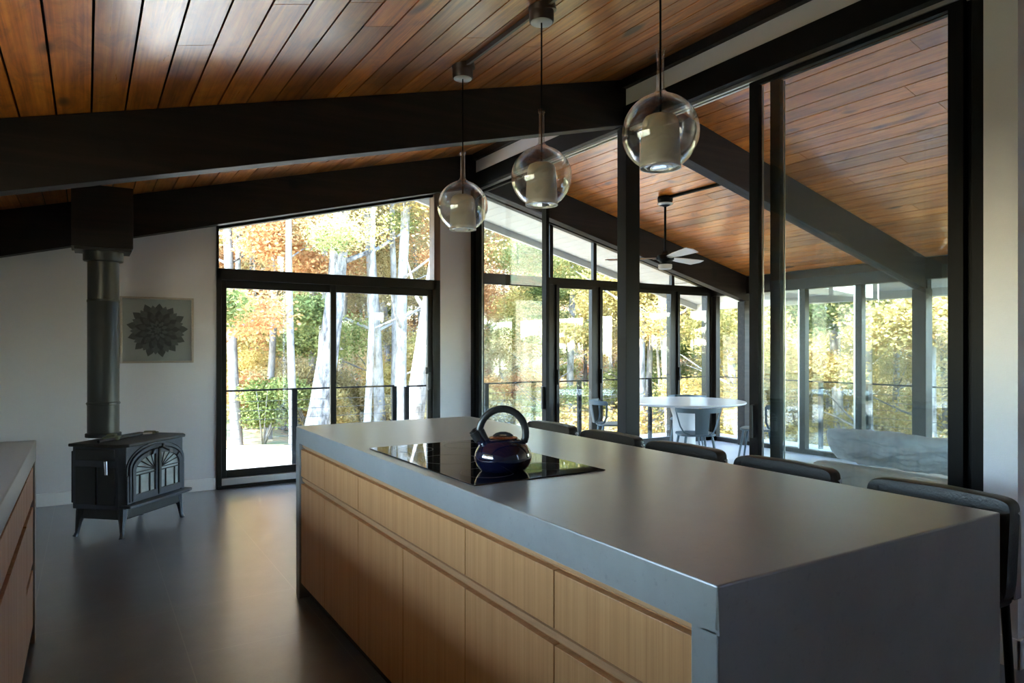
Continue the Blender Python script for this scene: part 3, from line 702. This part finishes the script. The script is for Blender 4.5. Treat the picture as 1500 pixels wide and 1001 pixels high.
for s in (-1, 1):
    n = 14; dr = empty('stove_door'); 
    pts = [(0.004 * s, .25), (.262 * s, .25)] + [(.262 * s * cos(pi / 2 * k / n) + .004 * s * 0, .47 + .122 * sin(pi / 2 * k / n)) for k in range(n)] + [(.004 * s, .592)]
    inn = [(.03 * s, .295), (.232 * s, .295)] + [(.030 * s + .202 * s * cos(pi / 2 * k / n), .46 + .098 * sin(pi / 2 * k / n)) for k in range(n)] + [(.03 * s, .558)]
    mb = MB(); m_ = len(pts); y = -SD - .002; dep = .022
    for i in range(m_):
        j = (i + 1) % m_
        mb.quadbox([(pts[i][0], y, pts[i][1]), (pts[j][0], y, pts[j][1]), (inn[j][0], y, inn[j][1]), (inn[i][0], y, inn[i][1]),
                    (pts[i][0], y - dep, pts[i][1]), (pts[j][0], y - dep, pts[j][1]), (inn[j][0], y - dep, inn[j][1]), (inn[i][0], y - dep, inn[i][1])])
    bmesh.ops.remove_doubles(mb.b, verts=mb.b.verts, dist=.0004)
    COL.objects.unlink(dr); bpy.data.objects.remove(dr)
    dr = mb.build('stove_door', M['iron'], st, smooth=True)
    mb = MB(); mb.prism([(x, y - .004, z) for x, z in inn], (0, -.004, 0)); mb.build('door_glass', None or plain('mottled_door_glass', (.36, .40, .42), .12, var=.8, scale=7, spec=.9), dr)  # pale blue-grey glass with strong random mottling
    mb = MB(); zz = .425
    mb.box(min(.03 * s, .232 * s), max(.03 * s, .232 * s), y - .018, y - .010, zz, zz + .007); mb.box(min(.03 * s, .232 * s), max(.03 * s, .232 * s), y - .018, y - .010, zz + .022, zz + .028)
    for q in (.085, .185): mb.box(q * s - .0035, q * s + .0035, y - .018, y - .010, .295, zz)
    for k in (1, 2, 3, 4):
        a = pi / 2 * k / 4.6; mb.tube([(.035 * s, y - .014, zz + .028), (.035 * s + .185 * s * cos(a), y - .014, zz + .028 + .115 * sin(a))], .0035, 6)
    mb.build('door_grille', M['iron_dark'], dr)
mb = MB(); mb.box(-.008, .008, -SD - .034, -SD - .022, .26, .60); mb.tube([(0, -SD - .03, .60), (0, -SD - .055, .605), (.0, -SD - .06, .63)], .009, 8); mb.tube([(0, -SD - .055, .605), (.035, -SD - .085, .575)], [.008, .006], 8); mb.build('door_latch', M['iron_dark'], st, smooth=True)
for s in (-1, 1):
    mb = MB(); mb.box(s * (SW - .045) - .02, s * (SW - .045) + .02, -SD - .014, -SD + .0, .21, .44); mb.build('corner_pilaster', M['iron'], st, bevel=.008, seg=3)
    mb = MB(); X = s * SW
    a, b = sorted((X, X + s * .010))
    mb.box(a, b, -SD + .06, SD - .03, .545, .625); mb.box(a, b, -SD + .06, -.008, .235, .50); mb.box(a, b, .008, SD - .03, .235, .50); mb.build('side_panel', M['iron_dark'], st, bevel=.004)
mb = MB(); mb.prism([(x, y, z) for x, y, z in ((-SW + .04, SD, .23), (SW - .04, SD, .23), (SW - .04, SD, .60), (-SW + .04, SD, .60))], (0, .05, 0)); mb.build('rear_heat_shield', M['iron_dark'], st, bevel=.004)
mb = MB(); mb.tube([(-SW - .012, -.10, .50), (-SW - .04, -.10, .50)], .010, 8); mb.tube([(-SW - .035, -.10, .455), (-SW - .04, -.10, .55)], [.010, .013], 10); mb.build('damper_handle', M['chrome'], st, smooth=True)
for sx in (-1, 1):
    for sy in (-1, 1):
        mb = MB(); x, y = sx * (SW - .05), sy * (SD - .045)
        mb.tube([(x, y, .245), (x + sx * .012, y + sy * .008, .17), (x + sx * .025, y + sy * .016, .10), (x + sx * .033, y + sy * .022, .03), (x + sx * .040, y + sy * .026, .008), (x + sx * .042, y + sy * .028, 0)],
                [.040, .034, .021, .014, .016, .021], 8); mb.build('leg', M['iron'], st, smooth=True)
# stove pipe
SPX, SPY = .107, 6.14
sp = empty('stove_pipe', (SPX, SPY, z1 + .002)); tag(sp, 'tall round black stove pipe rising from the stove to the boxed beam', 'stove pipe')
H = 2.10 - z1
mb = MB(); mb.lathe([(0, 0), (.108, 0), (.108, .24), (.112, .244), (.112, .262), (.107, .266), (.107, H - .42), (.110, H - .416), (.110, H - .40), (.106, H - .396), (.106, H - .03), (0, H - .03)], n=48); mb.build('pipe', M['pipe'], sp, smooth=True)
MB().lathe([(.106, H - .11), (.132, H - .105), (.135, H - .10), (.135, H - .035), (.106, H - .035)], n=48, close=True).build('collar', M['pipe'], sp, smooth=True)
MB().lathe([(.108, 0), (.122, .0), (.122, .025), (.108, .03)], n=48, close=True).build('flue_ring', M['iron_dark'], sp, smooth=True)
for k in range(10):
    a = 2 * pi * k / 10; MB().lathe([(0, -.004), (.004, 0), (0, .004)], (.113 * cos(a), .113 * sin(a), .253), 6).build('screw', M['iron_dark'], sp)
cb = empty('chimney_box', (.10, 6.45, 2.09)); tag(cb, 'black boxed chase fixed to the far beam above the stove pipe', 'chimney chase')
MB().box(-.20, .20, -.46, -.13, .0, .46).build('box', M['beam'], cb, bevel=.003); MB().box(-.17, .19, -.129, .438, .26, .455).build('rear_bracket', M['beam'], cb); MB().box(-.18, .19, -.455, -.15, -.022, .0).build('base_plate', M['iron_dark'], cb, bevel=.002)
# things lying on the stove
zt_ = z1 + .003
def on_stove(x, y): return st.matrix_basis @ Vector((x, y, 0)) if False else Vector((.287 + x * cos(R(47.4)) - y * sin(R(47.4)), 5.905 + x * sin(R(47.4)) + y * cos(R(47.4)), 0))
a, b = on_stove(-.30, .02), on_stove(.14, .02)
mb = MB(); mb.tube([(a.x, a.y, zt_ + .010), (b.x, b.y, zt_ + .012)], [.012, .006], 10); pk = mb.build('poker', M['iron_dark'], smooth=True); tag(pk, 'dark iron poker lying across the top of the stove', 'poker')
c_ = on_stove(.19, -.02)
mb = MB(); mb.tube([(b.x, b.y, zt_ + .012), (c_.x, c_.y, zt_ + .014)], .0085, 10); mb.build('poker_grip', M['alu'], pk, smooth=True)
a = on_stove(-.13, .06); gl = MB(); gl.box(-.055, .055, -.035, .035, 0, .028); gl.box(-.03, .03, -.03, .03, .028, .045)
g_ = gl.build('olive_block', M['block'], bevel=.012, seg=3); g_.location = (a.x, a.y, zt_); g_.rotation_euler = (0, 0, R(-20)); tag(g_, 'small olive glove lying at the foot of the stove pipe', 'block')  # low rounded olive block with a smaller one on top
a = on_stove(.255, .04); gl = MB(); gl.box(-.05, .03, -.018, .018, 0, .022); gl.tube([(.03, 0, .011), (.06, -.01, .012)], .008, 8)
g_ = gl.build('olive_stub', M['block'], bevel=.005); g_.location = (a.x, a.y, zt_); g_.rotation_euler = (0, 0, R(-30)); tag(g_, 'small olive brush at the right end of the stove top', 'stub')  # low olive block with a short round end

# ------------------------------------------------------------------ framed print
ar = empty('framed_print', (.543, YF, 1.497)); tag(ar, 'square framed grey flower drawing on the white far wall beside the stove pipe', 'picture')
h = .2965; mb = MB()
for x0_, x1_, a, b in ((-h, -h + .018, -h, h), (h - .018, h, -h, h), (-h + .018, h - .018, -h, -h + .018), (-h + .018, h - .018, h - .018, h)): mb.box(x0_, x1_, -.048, 0, a, b)
mb.build('frame', M['frame_art'], ar, bevel=.002)
MB().box(-h + .018, h - .018, -.010, -.001, -h + .018, h - .018).build('mat_board', M['paper'], ar)
mb = MB(); rr = random.Random(2); lay = 0
for ring, (r_in, r_out, n, wdt, mi) in enumerate(((.06, .248, 13, .046, 1), (.05, .222, 13, .042, 2), (.04, .185, 13, .036, 0), (.03, .155, 12, .031, 1), (.02, .120, 12, .020, 0), (.015, .090, 10, .017, 2), (0, .060, 9, .013, 0), (0, .034, 7, .009, 2))):
    for k in range(n):
        a = 2 * pi * (k + .5 * (ring % 2)) / n + .05; u = Vector((cos(a), 0, sin(a))); v = Vector((-sin(a), 0, cos(a)))
        y = -.0105 - .00025 * ring - .00008 * (k % 2); L = r_out * (1 + .05 * (rr.random() - .5))
        P = [u * r_in, u * (r_in + (L - r_in) * .45) + v * wdt, u * (r_in + (L - r_in) * .8) + v * wdt * .62, u * L, u * (r_in + (L - r_in) * .8) - v * wdt * .62, u * (r_in + (L - r_in) * .45) - v * wdt]
        f = mb.b.faces.new([mb.b.verts.new(p + Vector((0, y, 0))) for p in P]); f.material_index = mi
        f = mb.b.faces.new([mb.b.verts.new(p + Vector((0, y - .0001, 0))) for p in (u * r_in + v * .0012, u * L * .97, u * r_in - v * .0012)]); f.material_index = 0
mb.build('flower_drawing', [M['ink1'], M['ink2'], M['ink3']], ar, recalc=False)
MB().box(-h + .018, h - .018, -.042, -.039, -h + .018, h - .018).build('glazing', M['glass'], ar)

# ------------------------------------------------------------------ dining set
TX, TY = 6.66, 6.52
tb = empty('dining_table', (TX, TY, FS)); tag(tb, 'round pale grey dining table on a pedestal in the sunroom', 'table')
MB().lathe([(0, .712), (.70, .712), (.765, .728), (.775, .738), (.770, .750), (0, .750)], n=72).build('table_top', M['tabletop'], tb, smooth=True)
MB().lathe([(0, .712), (.20, .712), (.15, .55), (.14, .2), (.20, .03), (.22, .0), (0, 0)], n=40).build('pedestal', M['tabletop'], tb, smooth=True)
def dchair():
    c = empty('dining_chair')    # front of the chair looks along +Y, back at -Y
    mb = MB()
    def P(th, z, off=0): r = .265 + off; return Vector((r * sin(th), -.02 - r * cos(th), z))
    # curved top band
    n = 22; A = R(68)
    def band(za, zb, a0, a1, th=.012, lean0=0, lean1=0):
        for k in range(n):
            t0, t1 = a0 + (a1 - a0) * k / n, a0 + (a1 - a0) * (k + 1) / n
            mb.quadbox([P(t0, za, lean0), P(t1, za, lean0), P(t1, za, lean0 + th), P(t0, za, lean0 + th), P(t0, zb, lean1), P(t1, zb, lean1), P(t1, zb, lean1 + th), P(t0, zb, lean1 + th)])
    band(.700, .755, -A, A, lean0=.012, lean1=.02); band(.455, .705, -R(18), R(18), lean0=-.035, lean1=.012)
    bmesh.ops.remove_doubles(mb.b, verts=mb.b.verts, dist=.0005)
    mb.build('backrest', M['tealgrey'], c, smooth=True, bevel=.004)
    for s in (-1, 1):
        mb = MB(); mb.tube([P(s * A, .735, .02), P(s * A * .98, .65, .0), P(s * A * .94, .54, -.03), P(s * A * .80, .47, -.05), P(s * A * .5, .445, -.06)], [(.009, .014)] * 5, 10); mb.build('side_hoop', M['tealgrey'], c, smooth=True)
        for sy in (-1, 1):
            mb = MB(); mb.tube([(s * .15, .0 + sy * .15, .43), (s * .215, sy * .215, 0)], [.016, .011], 10); mb.build('leg', M['tealgrey'], c, smooth=True)
    mb = MB(); mb.prism([(.215 * math.copysign(abs(cos(2 * pi * k / 32)) ** .6, cos(2 * pi * k / 32)), .21 * math.copysign(abs(sin(2 * pi * k / 32)) ** .6, sin(2 * pi * k / 32)), .425) for k in range(32)], (0, 0, .022)); mb.build('seat', M['tealgrey'], c, bevel=.006, seg=3)
    return c
dc = dchair()
for i, (x, y, rz, lab) in enumerate(((6.08, 5.78, -30, 'blue grey moulded chair in front of the round dining table, back to the kitchen'), (5.93, 7.10, -118, 'blue grey moulded chair at the left of the dining table, beside the black post'),
                                     (7.27, 7.08, 128, 'blue grey moulded chair behind the round dining table'), (7.12, 5.72, 30, 'blue grey moulded chair at the right of the dining table, seen through the partition glass'))):
    o = dc if i == 0 else dup(dc)
    o.location = (x, y, FS); o.rotation_euler = (0, 0, R(rz)); tag(o, lab, 'dining chair', 'dining chairs around the round table')

# ------------------------------------------------------------------ sofa
sf = empty('sofa', (4.85, 2.4, FS)); tag(sf, 'cream slipcovered low sofa in the sunroom behind the glass partition', 'sofa')
mb = MB(); mb.box(0, .92, -1.2, 1.0, .03, .36); mb.build('seat_base', M['uphol'], sf, bevel=.03, seg=3)
mb = MB()
def pleat(u, v):
    y = -1.2 + 2.2 * u; return Vector((-.012 - .006 * sin(y * 75) * (1 - v * .7), y, .03 + .49 * v))
mb.grid(pleat, 260, 6); mb.build('pleated_back_skirt', M['uphol'], sf)
mb = MB(); mb.box(-.005, .17, -1.2, 1.0, .36, .56); mb.build('back_cushion', M['uphol'], sf, bevel=.04, seg=4)
mb = MB(); mb.box(.18, .90, -1.18, .98, .36, .46); mb.build('seat_cushion', M['uphol'], sf, bevel=.04, seg=4)
from mathutils import noise as mn
def cushion(name, c, sx, sy, sz, rot, label, seed, group='crumpled linen cushions on the sofa'):
    mb = MB(); nn = 44
    def fn(u, v, top):
        x, y = (u * 2 - 1), (v * 2 - 1)
        h = max(0, (1 - abs(x) ** 2.6) * (1 - abs(y) ** 2.6)) ** .5
        pin = 1 - .10 * (1 - abs(x)) * abs(y) ** 3 - .10 * (1 - abs(y)) * abs(x) ** 3
        p = Vector((x * sx * (1 - .08 * y * y), y * sy * (1 - .08 * x * x), 0))
        w_ = mn.noise(Vector((x * 2.2 + seed, y * 3.1, seed))) * .5 + mn.noise(Vector((x * 6 + seed, y * 5, 2 * seed))) * .45 + abs(mn.noise(Vector((x * 3 + y * 9, y * 4 - x * 5, seed)))) * .5 - .2
        p.z = top * sz * h * (1 + w_)
        return p
    mb.grid(lambda u, v: fn(u, v, 1), nn, nn); mb.grid(lambda u, v: fn(u, v, -1), nn, nn)
    bmesh.ops.remove_doubles(mb.b, verts=mb.b.verts, dist=.0008)
    o = mb.build(name, M['linen'], smooth=False); o.data.polygons.foreach_set('use_smooth', [True] * len(o.data.polygons))
    o.location = c; o.rotation_euler = rot; tag(o, label, 'cushion', group); return o
cushion('linen_cushion', (5.03, 2.86, .585), .15, .50, .085, (0, R(62), R(2)), 'long crumpled blue grey cushion with a pointed corner at the far end of the sofa', 1.3)
cushion('linen_cushion', (5.16, 2.25, .555), .20, .40, .10, (0, R(50), R(-3)), 'crumpled grey cushion behind the long one on the sofa, nearest the partition post', 4.1)
cushion('linen_cushion', (5.00, 1.72, .545), .16, .40, .085, (0, R(60), R(2)), 'crumpled grey cushion at the near end of the sofa', 7.7)

# ------------------------------------------------------------------ deck and railing
DZ = -.12
mb = MB()
for k in range(14): mb.box(-3.0, 9.15, YF + .20 + k * .105, YF + .295 + k * .105, DZ - .04, DZ)
for k in range(6): mb.box(XS + .13 + k * .14, XS + .26 + k * .14, -1.5, YF + .2, DZ - .04, DZ)
struct(mb.build('floor_deck', M['deck']), 'weathered board deck outside the glass walls', 'deck')
def railing(pts, label, posts):
    r = empty('deck_railing', (pts[0][0], pts[0][1], DZ)); tag(r, label, 'railing'); o = Vector((pts[0][0], pts[0][1], 0))
    L = [Vector((*p, 0)) - o for p in pts]
    mb = MB()
    for a, b in zip(L, L[1:]): mb.tube([a + Vector((0, 0, .965)), b + Vector((0, 0, .965))], (.011), 8)
    mb.build('top_rail', M['black'], r, smooth=True)
    mb = MB()
    for a, b in zip(L, L[1:]):
        for k in range(8): mb.tube([a + Vector((0, 0, .10 + k * .105)), b + Vector((0, 0, .10 + k * .105))], .0028, 5)
    mb.build('cables', M['cable'], r)
    for p in posts:
        q = Vector((*p, 0)) - o; MB().box(q.x - .03, q.x + .03, q.y - .02, q.y + .02, -.03, .96).build('rail_post', M['black'], r, bevel=.002)
    return r
railing([(-2.8, 8.35), (3.36, 8.35)], 'black cable railing of the deck outside the patio door', [(-2.5, 8.35), (-.3, 8.35), (2.10, 8.35), (3.36, 8.35)])
railing([(3.46, 8.18), (8.98, 8.18), (8.98, -1.2)], 'black cable railing around the deck outside the sunroom', [(3.46, 8.18), (4.62, 8.18), (6.2, 8.18), (7.6, 8.18), (8.98, 8.18), (8.98, 6.13), (8.98, 5.42), (8.98, 4.0), (8.98, 2.6), (8.98, .9)])

# ------------------------------------------------------------------ woods
def gz(x, y):
    d = math.hypot(max(0, x - 3), max(0, y - 8)) if x > 3 else max(0, y - 8)
    side = max(0, min(1, (x - 4) / 8)); base = -.75 - 2.2 * side
    rise = max(0, d - 10 - 8 * side) * (.35 + .65 * max(0, min(1, (y - 2) / 14))); h = base + .36 * rise - .0012 * rise * rise
    return h + .35 * mn.noise(Vector((x * .12, y * .12, 0))) + .08 * mn.noise(Vector((x * .6, y * .6, 3)))
mb = MB(); NX, NY = 120, 120
def gfn(u, v): x = -45 + 115 * u; y = -25 + 100 * v; return Vector((x, y, gz(x, y)))
mb.grid(gfn, NX, NY); g = mb.build('ground', M['litter']); struct(g, 'leaf covered forest floor outside', 'ground')
mb = MB()
def pfn(u, v): x = -14 + 30 * u; y = 10.2 + 3.4 * v + 1.0 * sin(u * 5); return Vector((x, y, gz(x, y) + .03))
mb.grid(pfn, 60, 10); struct(mb.build('ground_path', M['path']), 'pale sunlit gravel track beyond the deck', 'path')

def leaves(rr, blobs, n, size, name, mat, parent):
    vs, fs = [], []
    tot = sum(b[3] for b in blobs)
    for (c, r, sq, wgt) in blobs:
        for _ in range(int(n * wgt / tot)):
            while True:
                p = Vector((rr.uniform(-1, 1), rr.uniform(-1, 1), rr.uniform(-1, 1)))
                if p.length < 1: break
            p = p * (.55 + .45 * rr.random()) if p.length > .3 else p
            q = Vector(c) + Vector((p.x * r, p.y * r, p.z * r * sq))
            a = Vector((rr.gauss(0, 1), rr.gauss(0, 1), rr.gauss(0, .6))).normalized(); b = a.cross(Vector((rr.gauss(0, 1), rr.gauss(0, 1), rr.gauss(0, 1)))).normalized()
            s = size * rr.uniform(.6, 1.25); i = len(vs)
            vs += [q - a * s, q + b * s * .55, q + a * s, q - b * s * .55]; fs.append((i, i + 1, i + 2, i + 3))
    me = bpy.data.meshes.new(name); me.from_pydata([tuple(v) for v in vs], [], fs); me.materials.append(mat); me.update()
    o = bpy.data.objects.new(name, me); COL.objects.link(o); o.parent = parent; return o
def trunk_mb(rr, H, r, lean, branches=9, crook=.25):
    mb = MB(); pts = []; n = 9
    for k in range(n + 1):
        t_ = k / n; pts.append(Vector((lean[0] * t_ + crook * .5 * mn.noise(Vector((rr.random() * .01 + r * 90, t_ * 2.2, 1))), lean[1] * t_ + crook * .5 * mn.noise(Vector((r * 70, t_ * 2.2, 5))), H * t_ - .2)))
    mb.tube(pts, [r * (1.25 if k == 0 else 1) * (1 - .55 * k / n) for k in range(n + 1)], 10)
    for k in range(branches):
        t_ = rr.uniform(.3, .97); p = pts[int(t_ * n)]; a = rr.uniform(0, 2 * pi); L = rr.uniform(.8, 2.2) * (1.2 - t_ * .5)
        q1 = p + Vector((cos(a) * L * .5, sin(a) * L * .5, L * .22)); q2 = p + Vector((cos(a) * L, sin(a) * L, L * rr.uniform(.3, .75)))
        rb = r * (1 - .7 * t_) * .38; mb.tube([p, q1, q2], [rb, rb * .65, rb * .2], 6)
    return mb
def make_tree(seed, H, r, lean, leafm, barkm, n=6000, size=.10, low=.3, spread=2.2):
    rr = random.Random(seed); c = empty('forest_tree')
    trunk_mb(rr, H, r, lean).build('trunk', barkm, c, smooth=True)
    blobs = []
    for k in range(16):
        t_ = rr.uniform(low, 1.0); a = rr.uniform(0, 2 * pi); d_ = rr.uniform(.2, spread) * (1.15 - .5 * t_)
        blobs.append(((lean[0] * t_ + cos(a) * d_, lean[1] * t_ + sin(a) * d_, H * t_), rr.uniform(.6, 1.25), .6, rr.uniform(.6, 1.4)))
    leaves(rr, blobs, n, size, 'foliage', leafm, c); return c
protos = []
for i in range(8):
    protos.append(make_tree(50 + i, (9, 11, 8, 10, 12, 7.5, 10, 9)[i], (.08, .10, .06, .09, .11, .055, .09, .07)[i], ((.5, .2), (-.6, .3), (.2, -.3), (0, .4), (.9, .1), (-.3, .2), (.4, 0), (-.2, -.2))[i], LM[(0, 3, 2, 1, 0, 3, 1, 2)[i]], M[('bark_pale', 'bark_grey', 'bark_pale', 'bark_grey', 'bark_pale', 'bark_pale', 'bark_grey', 'bark_pale')[i]], n=(30000, 34000, 22000, 42000, 32000, 20000, 40000, 28000)[i], size=.038, low=(.2, .25, .2, .05, .15, .25, .05, .12)[i]))
rr = random.Random(11)
GL = ['slender autumn tree standing in the woods beyond the deck']
spots = []
def ang(x, y): return math.degrees(math.atan2(x, y))
# scatter through the wedge seen by the windows (azimuth from +Y axis)
tries = 0
while len(spots) < 120 and tries < 6000:
    tries += 1
    az = R(rr.uniform(3, 72)); d_ = 13 + 27 * rr.random() ** .8; x, y = sin(az) * d_, cos(az) * d_
    if x < 10.6 and y < 15.5: continue
    if x < 12 and y < 11: continue
    if any((x - a) ** 2 + (y - b) ** 2 < 2.2 for a, b in spots): continue
    spots.append((x, y))
for i, (x, y) in enumerate(spots):
    az = ang(x, y); gi = rr.random()
    if az > 34: k = rr.choice((3, 6, 0, 4, 1, 3, 2)) if az < 50 else rr.choice((0, 1, 0, 6, 4, 5))
    else: k = rr.choice((0, 1, 2, 4, 5, 7, 1, 6))
    o = dup(protos[k]); sc = rr.uniform(.85, 1.35); o.location = (x, y, gz(x, y) - .1 - (1.5 if az > 34 else 0)); o.rotation_euler = (0, 0, rr.uniform(0, 6.28)); o.scale = (sc, sc, sc)
    tag(o, GL[0], 'tree', 'trees of the autumn woods beyond the deck')
for i, p in enumerate(protos):
    p.location = (-20 + 5 * i, 44, gz(-20 + 5 * i, 44)); tag(p, GL[0], 'tree', 'trees of the autumn woods beyond the deck')

for i in range(40):  # unseen trees, flattened to mask low sky in reflections yet admit sky light
    az = R(74 + 54 * (i + rr.random()) / 40); d_ = rr.uniform(19, 30); x, y = sin(az) * d_, cos(az) * d_
    o = dup(protos[rr.choice((0, 3, 5, 6))]); o.scale = (.9, .9, .58); o.location = (x, y, gz(x, y) - .3); o.rotation_euler = (0, 0, rr.uniform(0, 6)); tag(o, GL[0], 'tree', 'trees of the autumn woods beyond the deck')

for i in range(30):  # unseen trees added to keep bright sky out of the glass reflections
    az = R(133 + 57 * (i + rr.random()) / 30); d_ = rr.uniform(12, 22); x, y = sin(az) * d_ + 4, cos(az) * d_
    o = dup(protos[rr.choice((3, 6, 3, 0))]); o.location = (x, y, gz(x, y) - 1.5); o.rotation_euler = (0, 0, rr.uniform(0, 6)); tag(o, GL[0], 'tree', 'trees of the autumn woods beyond the deck')

# individually recognisable trunks seen through the patio door
def ray(px, depth):
    a = R(YAW); d_ = Vector((sin(a), cos(a), 0)); r_ = Vector((cos(a), -sin(a), 0)); p = d_ * depth + r_ * (px - 750) / F_PX * depth
    return p
def solo(px0, px1, depth, rad, H, label, bark, seed, name='forest_tree', branches=7, fol=5000, leafm=None, crook=.3):
    p = ray(px0, depth); q = ray(px1, depth); k = H / 6.0; lean = ((q.x - p.x) * k, (q.y - p.y) * k)
    c = empty(name, (p.x, p.y, gz(p.x, p.y))); rr_ = random.Random(seed)
    trunk_mb(rr_, H, rad, lean, branches, crook).build('trunk', bark, c, smooth=True)
    if fol:
        bl = [((lean[0] * t_ + rr_.uniform(-1.6, 1.6), lean[1] * t_ + rr_.uniform(-1.6, 1.6), H * t_), rr_.uniform(.5, 1.0), .6, 1) for t_ in [rr_.uniform(.4, 1) for _ in range(9)]]
        leaves(rr_, bl, int(fol * 1.6), .034, 'foliage', leafm or LM[0], c)
    tag(c, label, 'tree'); return c
solo(456, 505, 14.5, .25, 9, 'thick patchy white trunk leaning right behind the left pane of the patio door', M['bark_patchy'], 1, fol=9000, leafm=LM[3])
solo(428, 424, 13.8, .085, 9, 'straight slim white trunk just left of the thick patchy one', M['bark_pale'], 2)
solo(392, 408, 16, .09, 9, 'slim grey trunk in the middle of the left patio door pane', M['bark_grey'], 3, leafm=LM[2])
solo(538, 545, 15, .09, 9, 'thin wavy pale trunk near the left of the right patio door pane', M['bark_pale'], 4, crook=.8, leafm=LM[1])
solo(578, 577, 17, .10, 10, 'pale upright trunk behind the corner post of the railing', M['bark_pale'], 5, leafm=LM[2])
solo(588, 592, 15.5, .15, 10, 'pale upright trunk left of the strongly leaning white one', M['bark_pale'], 6, leafm=LM[2])
solo(597, 662, 12.5, .19, 9, 'smooth white trunk leaning strongly right at the edge of the patio door', M['bark_pale'], 7, branches=2, fol=700, crook=.1)
solo(345, 350, 19, .09, 10, 'pale thin trunk at the far left of the patio door view', M['bark_pale'], 8, leafm=LM[0])
solo(365, 372, 21, .10, 10, 'pale thin trunk behind the green shrub', M['bark_pale'], 9, leafm=LM[2])
# shrubs
def shrub(x, y, r, h, leafm, label, n=2600, name='shrub', group=None, seed=0, size=.034):
    rr_ = random.Random(seed + 90); c = empty(name, (x, y, gz(x, y))); mb = MB()
    for k in range(7):
        a = rr_.uniform(0, 6.28); mb.tube([(0, 0, -.1), (cos(a) * r * .3, sin(a) * r * .3, h * .4), (cos(a) * r * .6, sin(a) * r * .6, h * .8)], [.02, .014, .006], 5)
    mb.build('stems', M['bark_grey'], c)
    leaves(rr_, [((rr_.uniform(-r, r) * .7, rr_.uniform(-r, r) * .7, h * rr_.uniform(.25, .8)), r * .5, .7, 1) for _ in range(9)], n, size, 'foliage', leafm, c)
    return tag(c, label, 'shrub', group)
p = ray(385, 14.8); shrub(p.x, p.y, 1.0, 1.5, LM[1], 'bright green leafy shrub behind the railing left of the rail post', 15000, seed=1)
p = ray(460, 17.0); shrub(p.x, p.y, 1.1, 1.5, LM[0], 'yellow green shrub at the foot of the thick patchy trunk', 12000, seed=2)
s0 = shrub(6.4, 17.5, 1.3, 1.9, LM[3], 'low autumn shrub under the trees beyond the deck', 16000, group='low shrubs of the woods', seed=3)
s1 = shrub(8.5, 17, 1.3, 2.0, LM[0], 'low autumn shrub under the trees beyond the deck', 16000, group='low shrubs of the woods', seed=4)
rr = random.Random(5); cnt = 0
while cnt < 75:
    az = R(rr.uniform(3, 72)); d_ = rr.uniform(14.5, 30); x, y = sin(az) * d_, cos(az) * d_
    if x < 10.5 and y < 15: continue
    if ang(x, y) < 24 and d_ < 18.5: continue
    o = dup(rr.choice((s0, s1))); sc = rr.uniform(.8, 1.5); o.location = (x, y, gz(x, y)); o.rotation_euler = (0, 0, rr.uniform(0, 6)); o.scale = (sc, sc, sc); cnt += 1
for i in range(22):
    az = R(120 + 68 * (i + rr.random()) / 22); d_ = rr.uniform(9, 12); x, y = sin(az) * d_ + 5, cos(az) * d_
    o = dup((s0, s1)[i % 2]); o.location = (x, y, gz(x, y)); o.scale = (1.4, 1.4, 2.0)
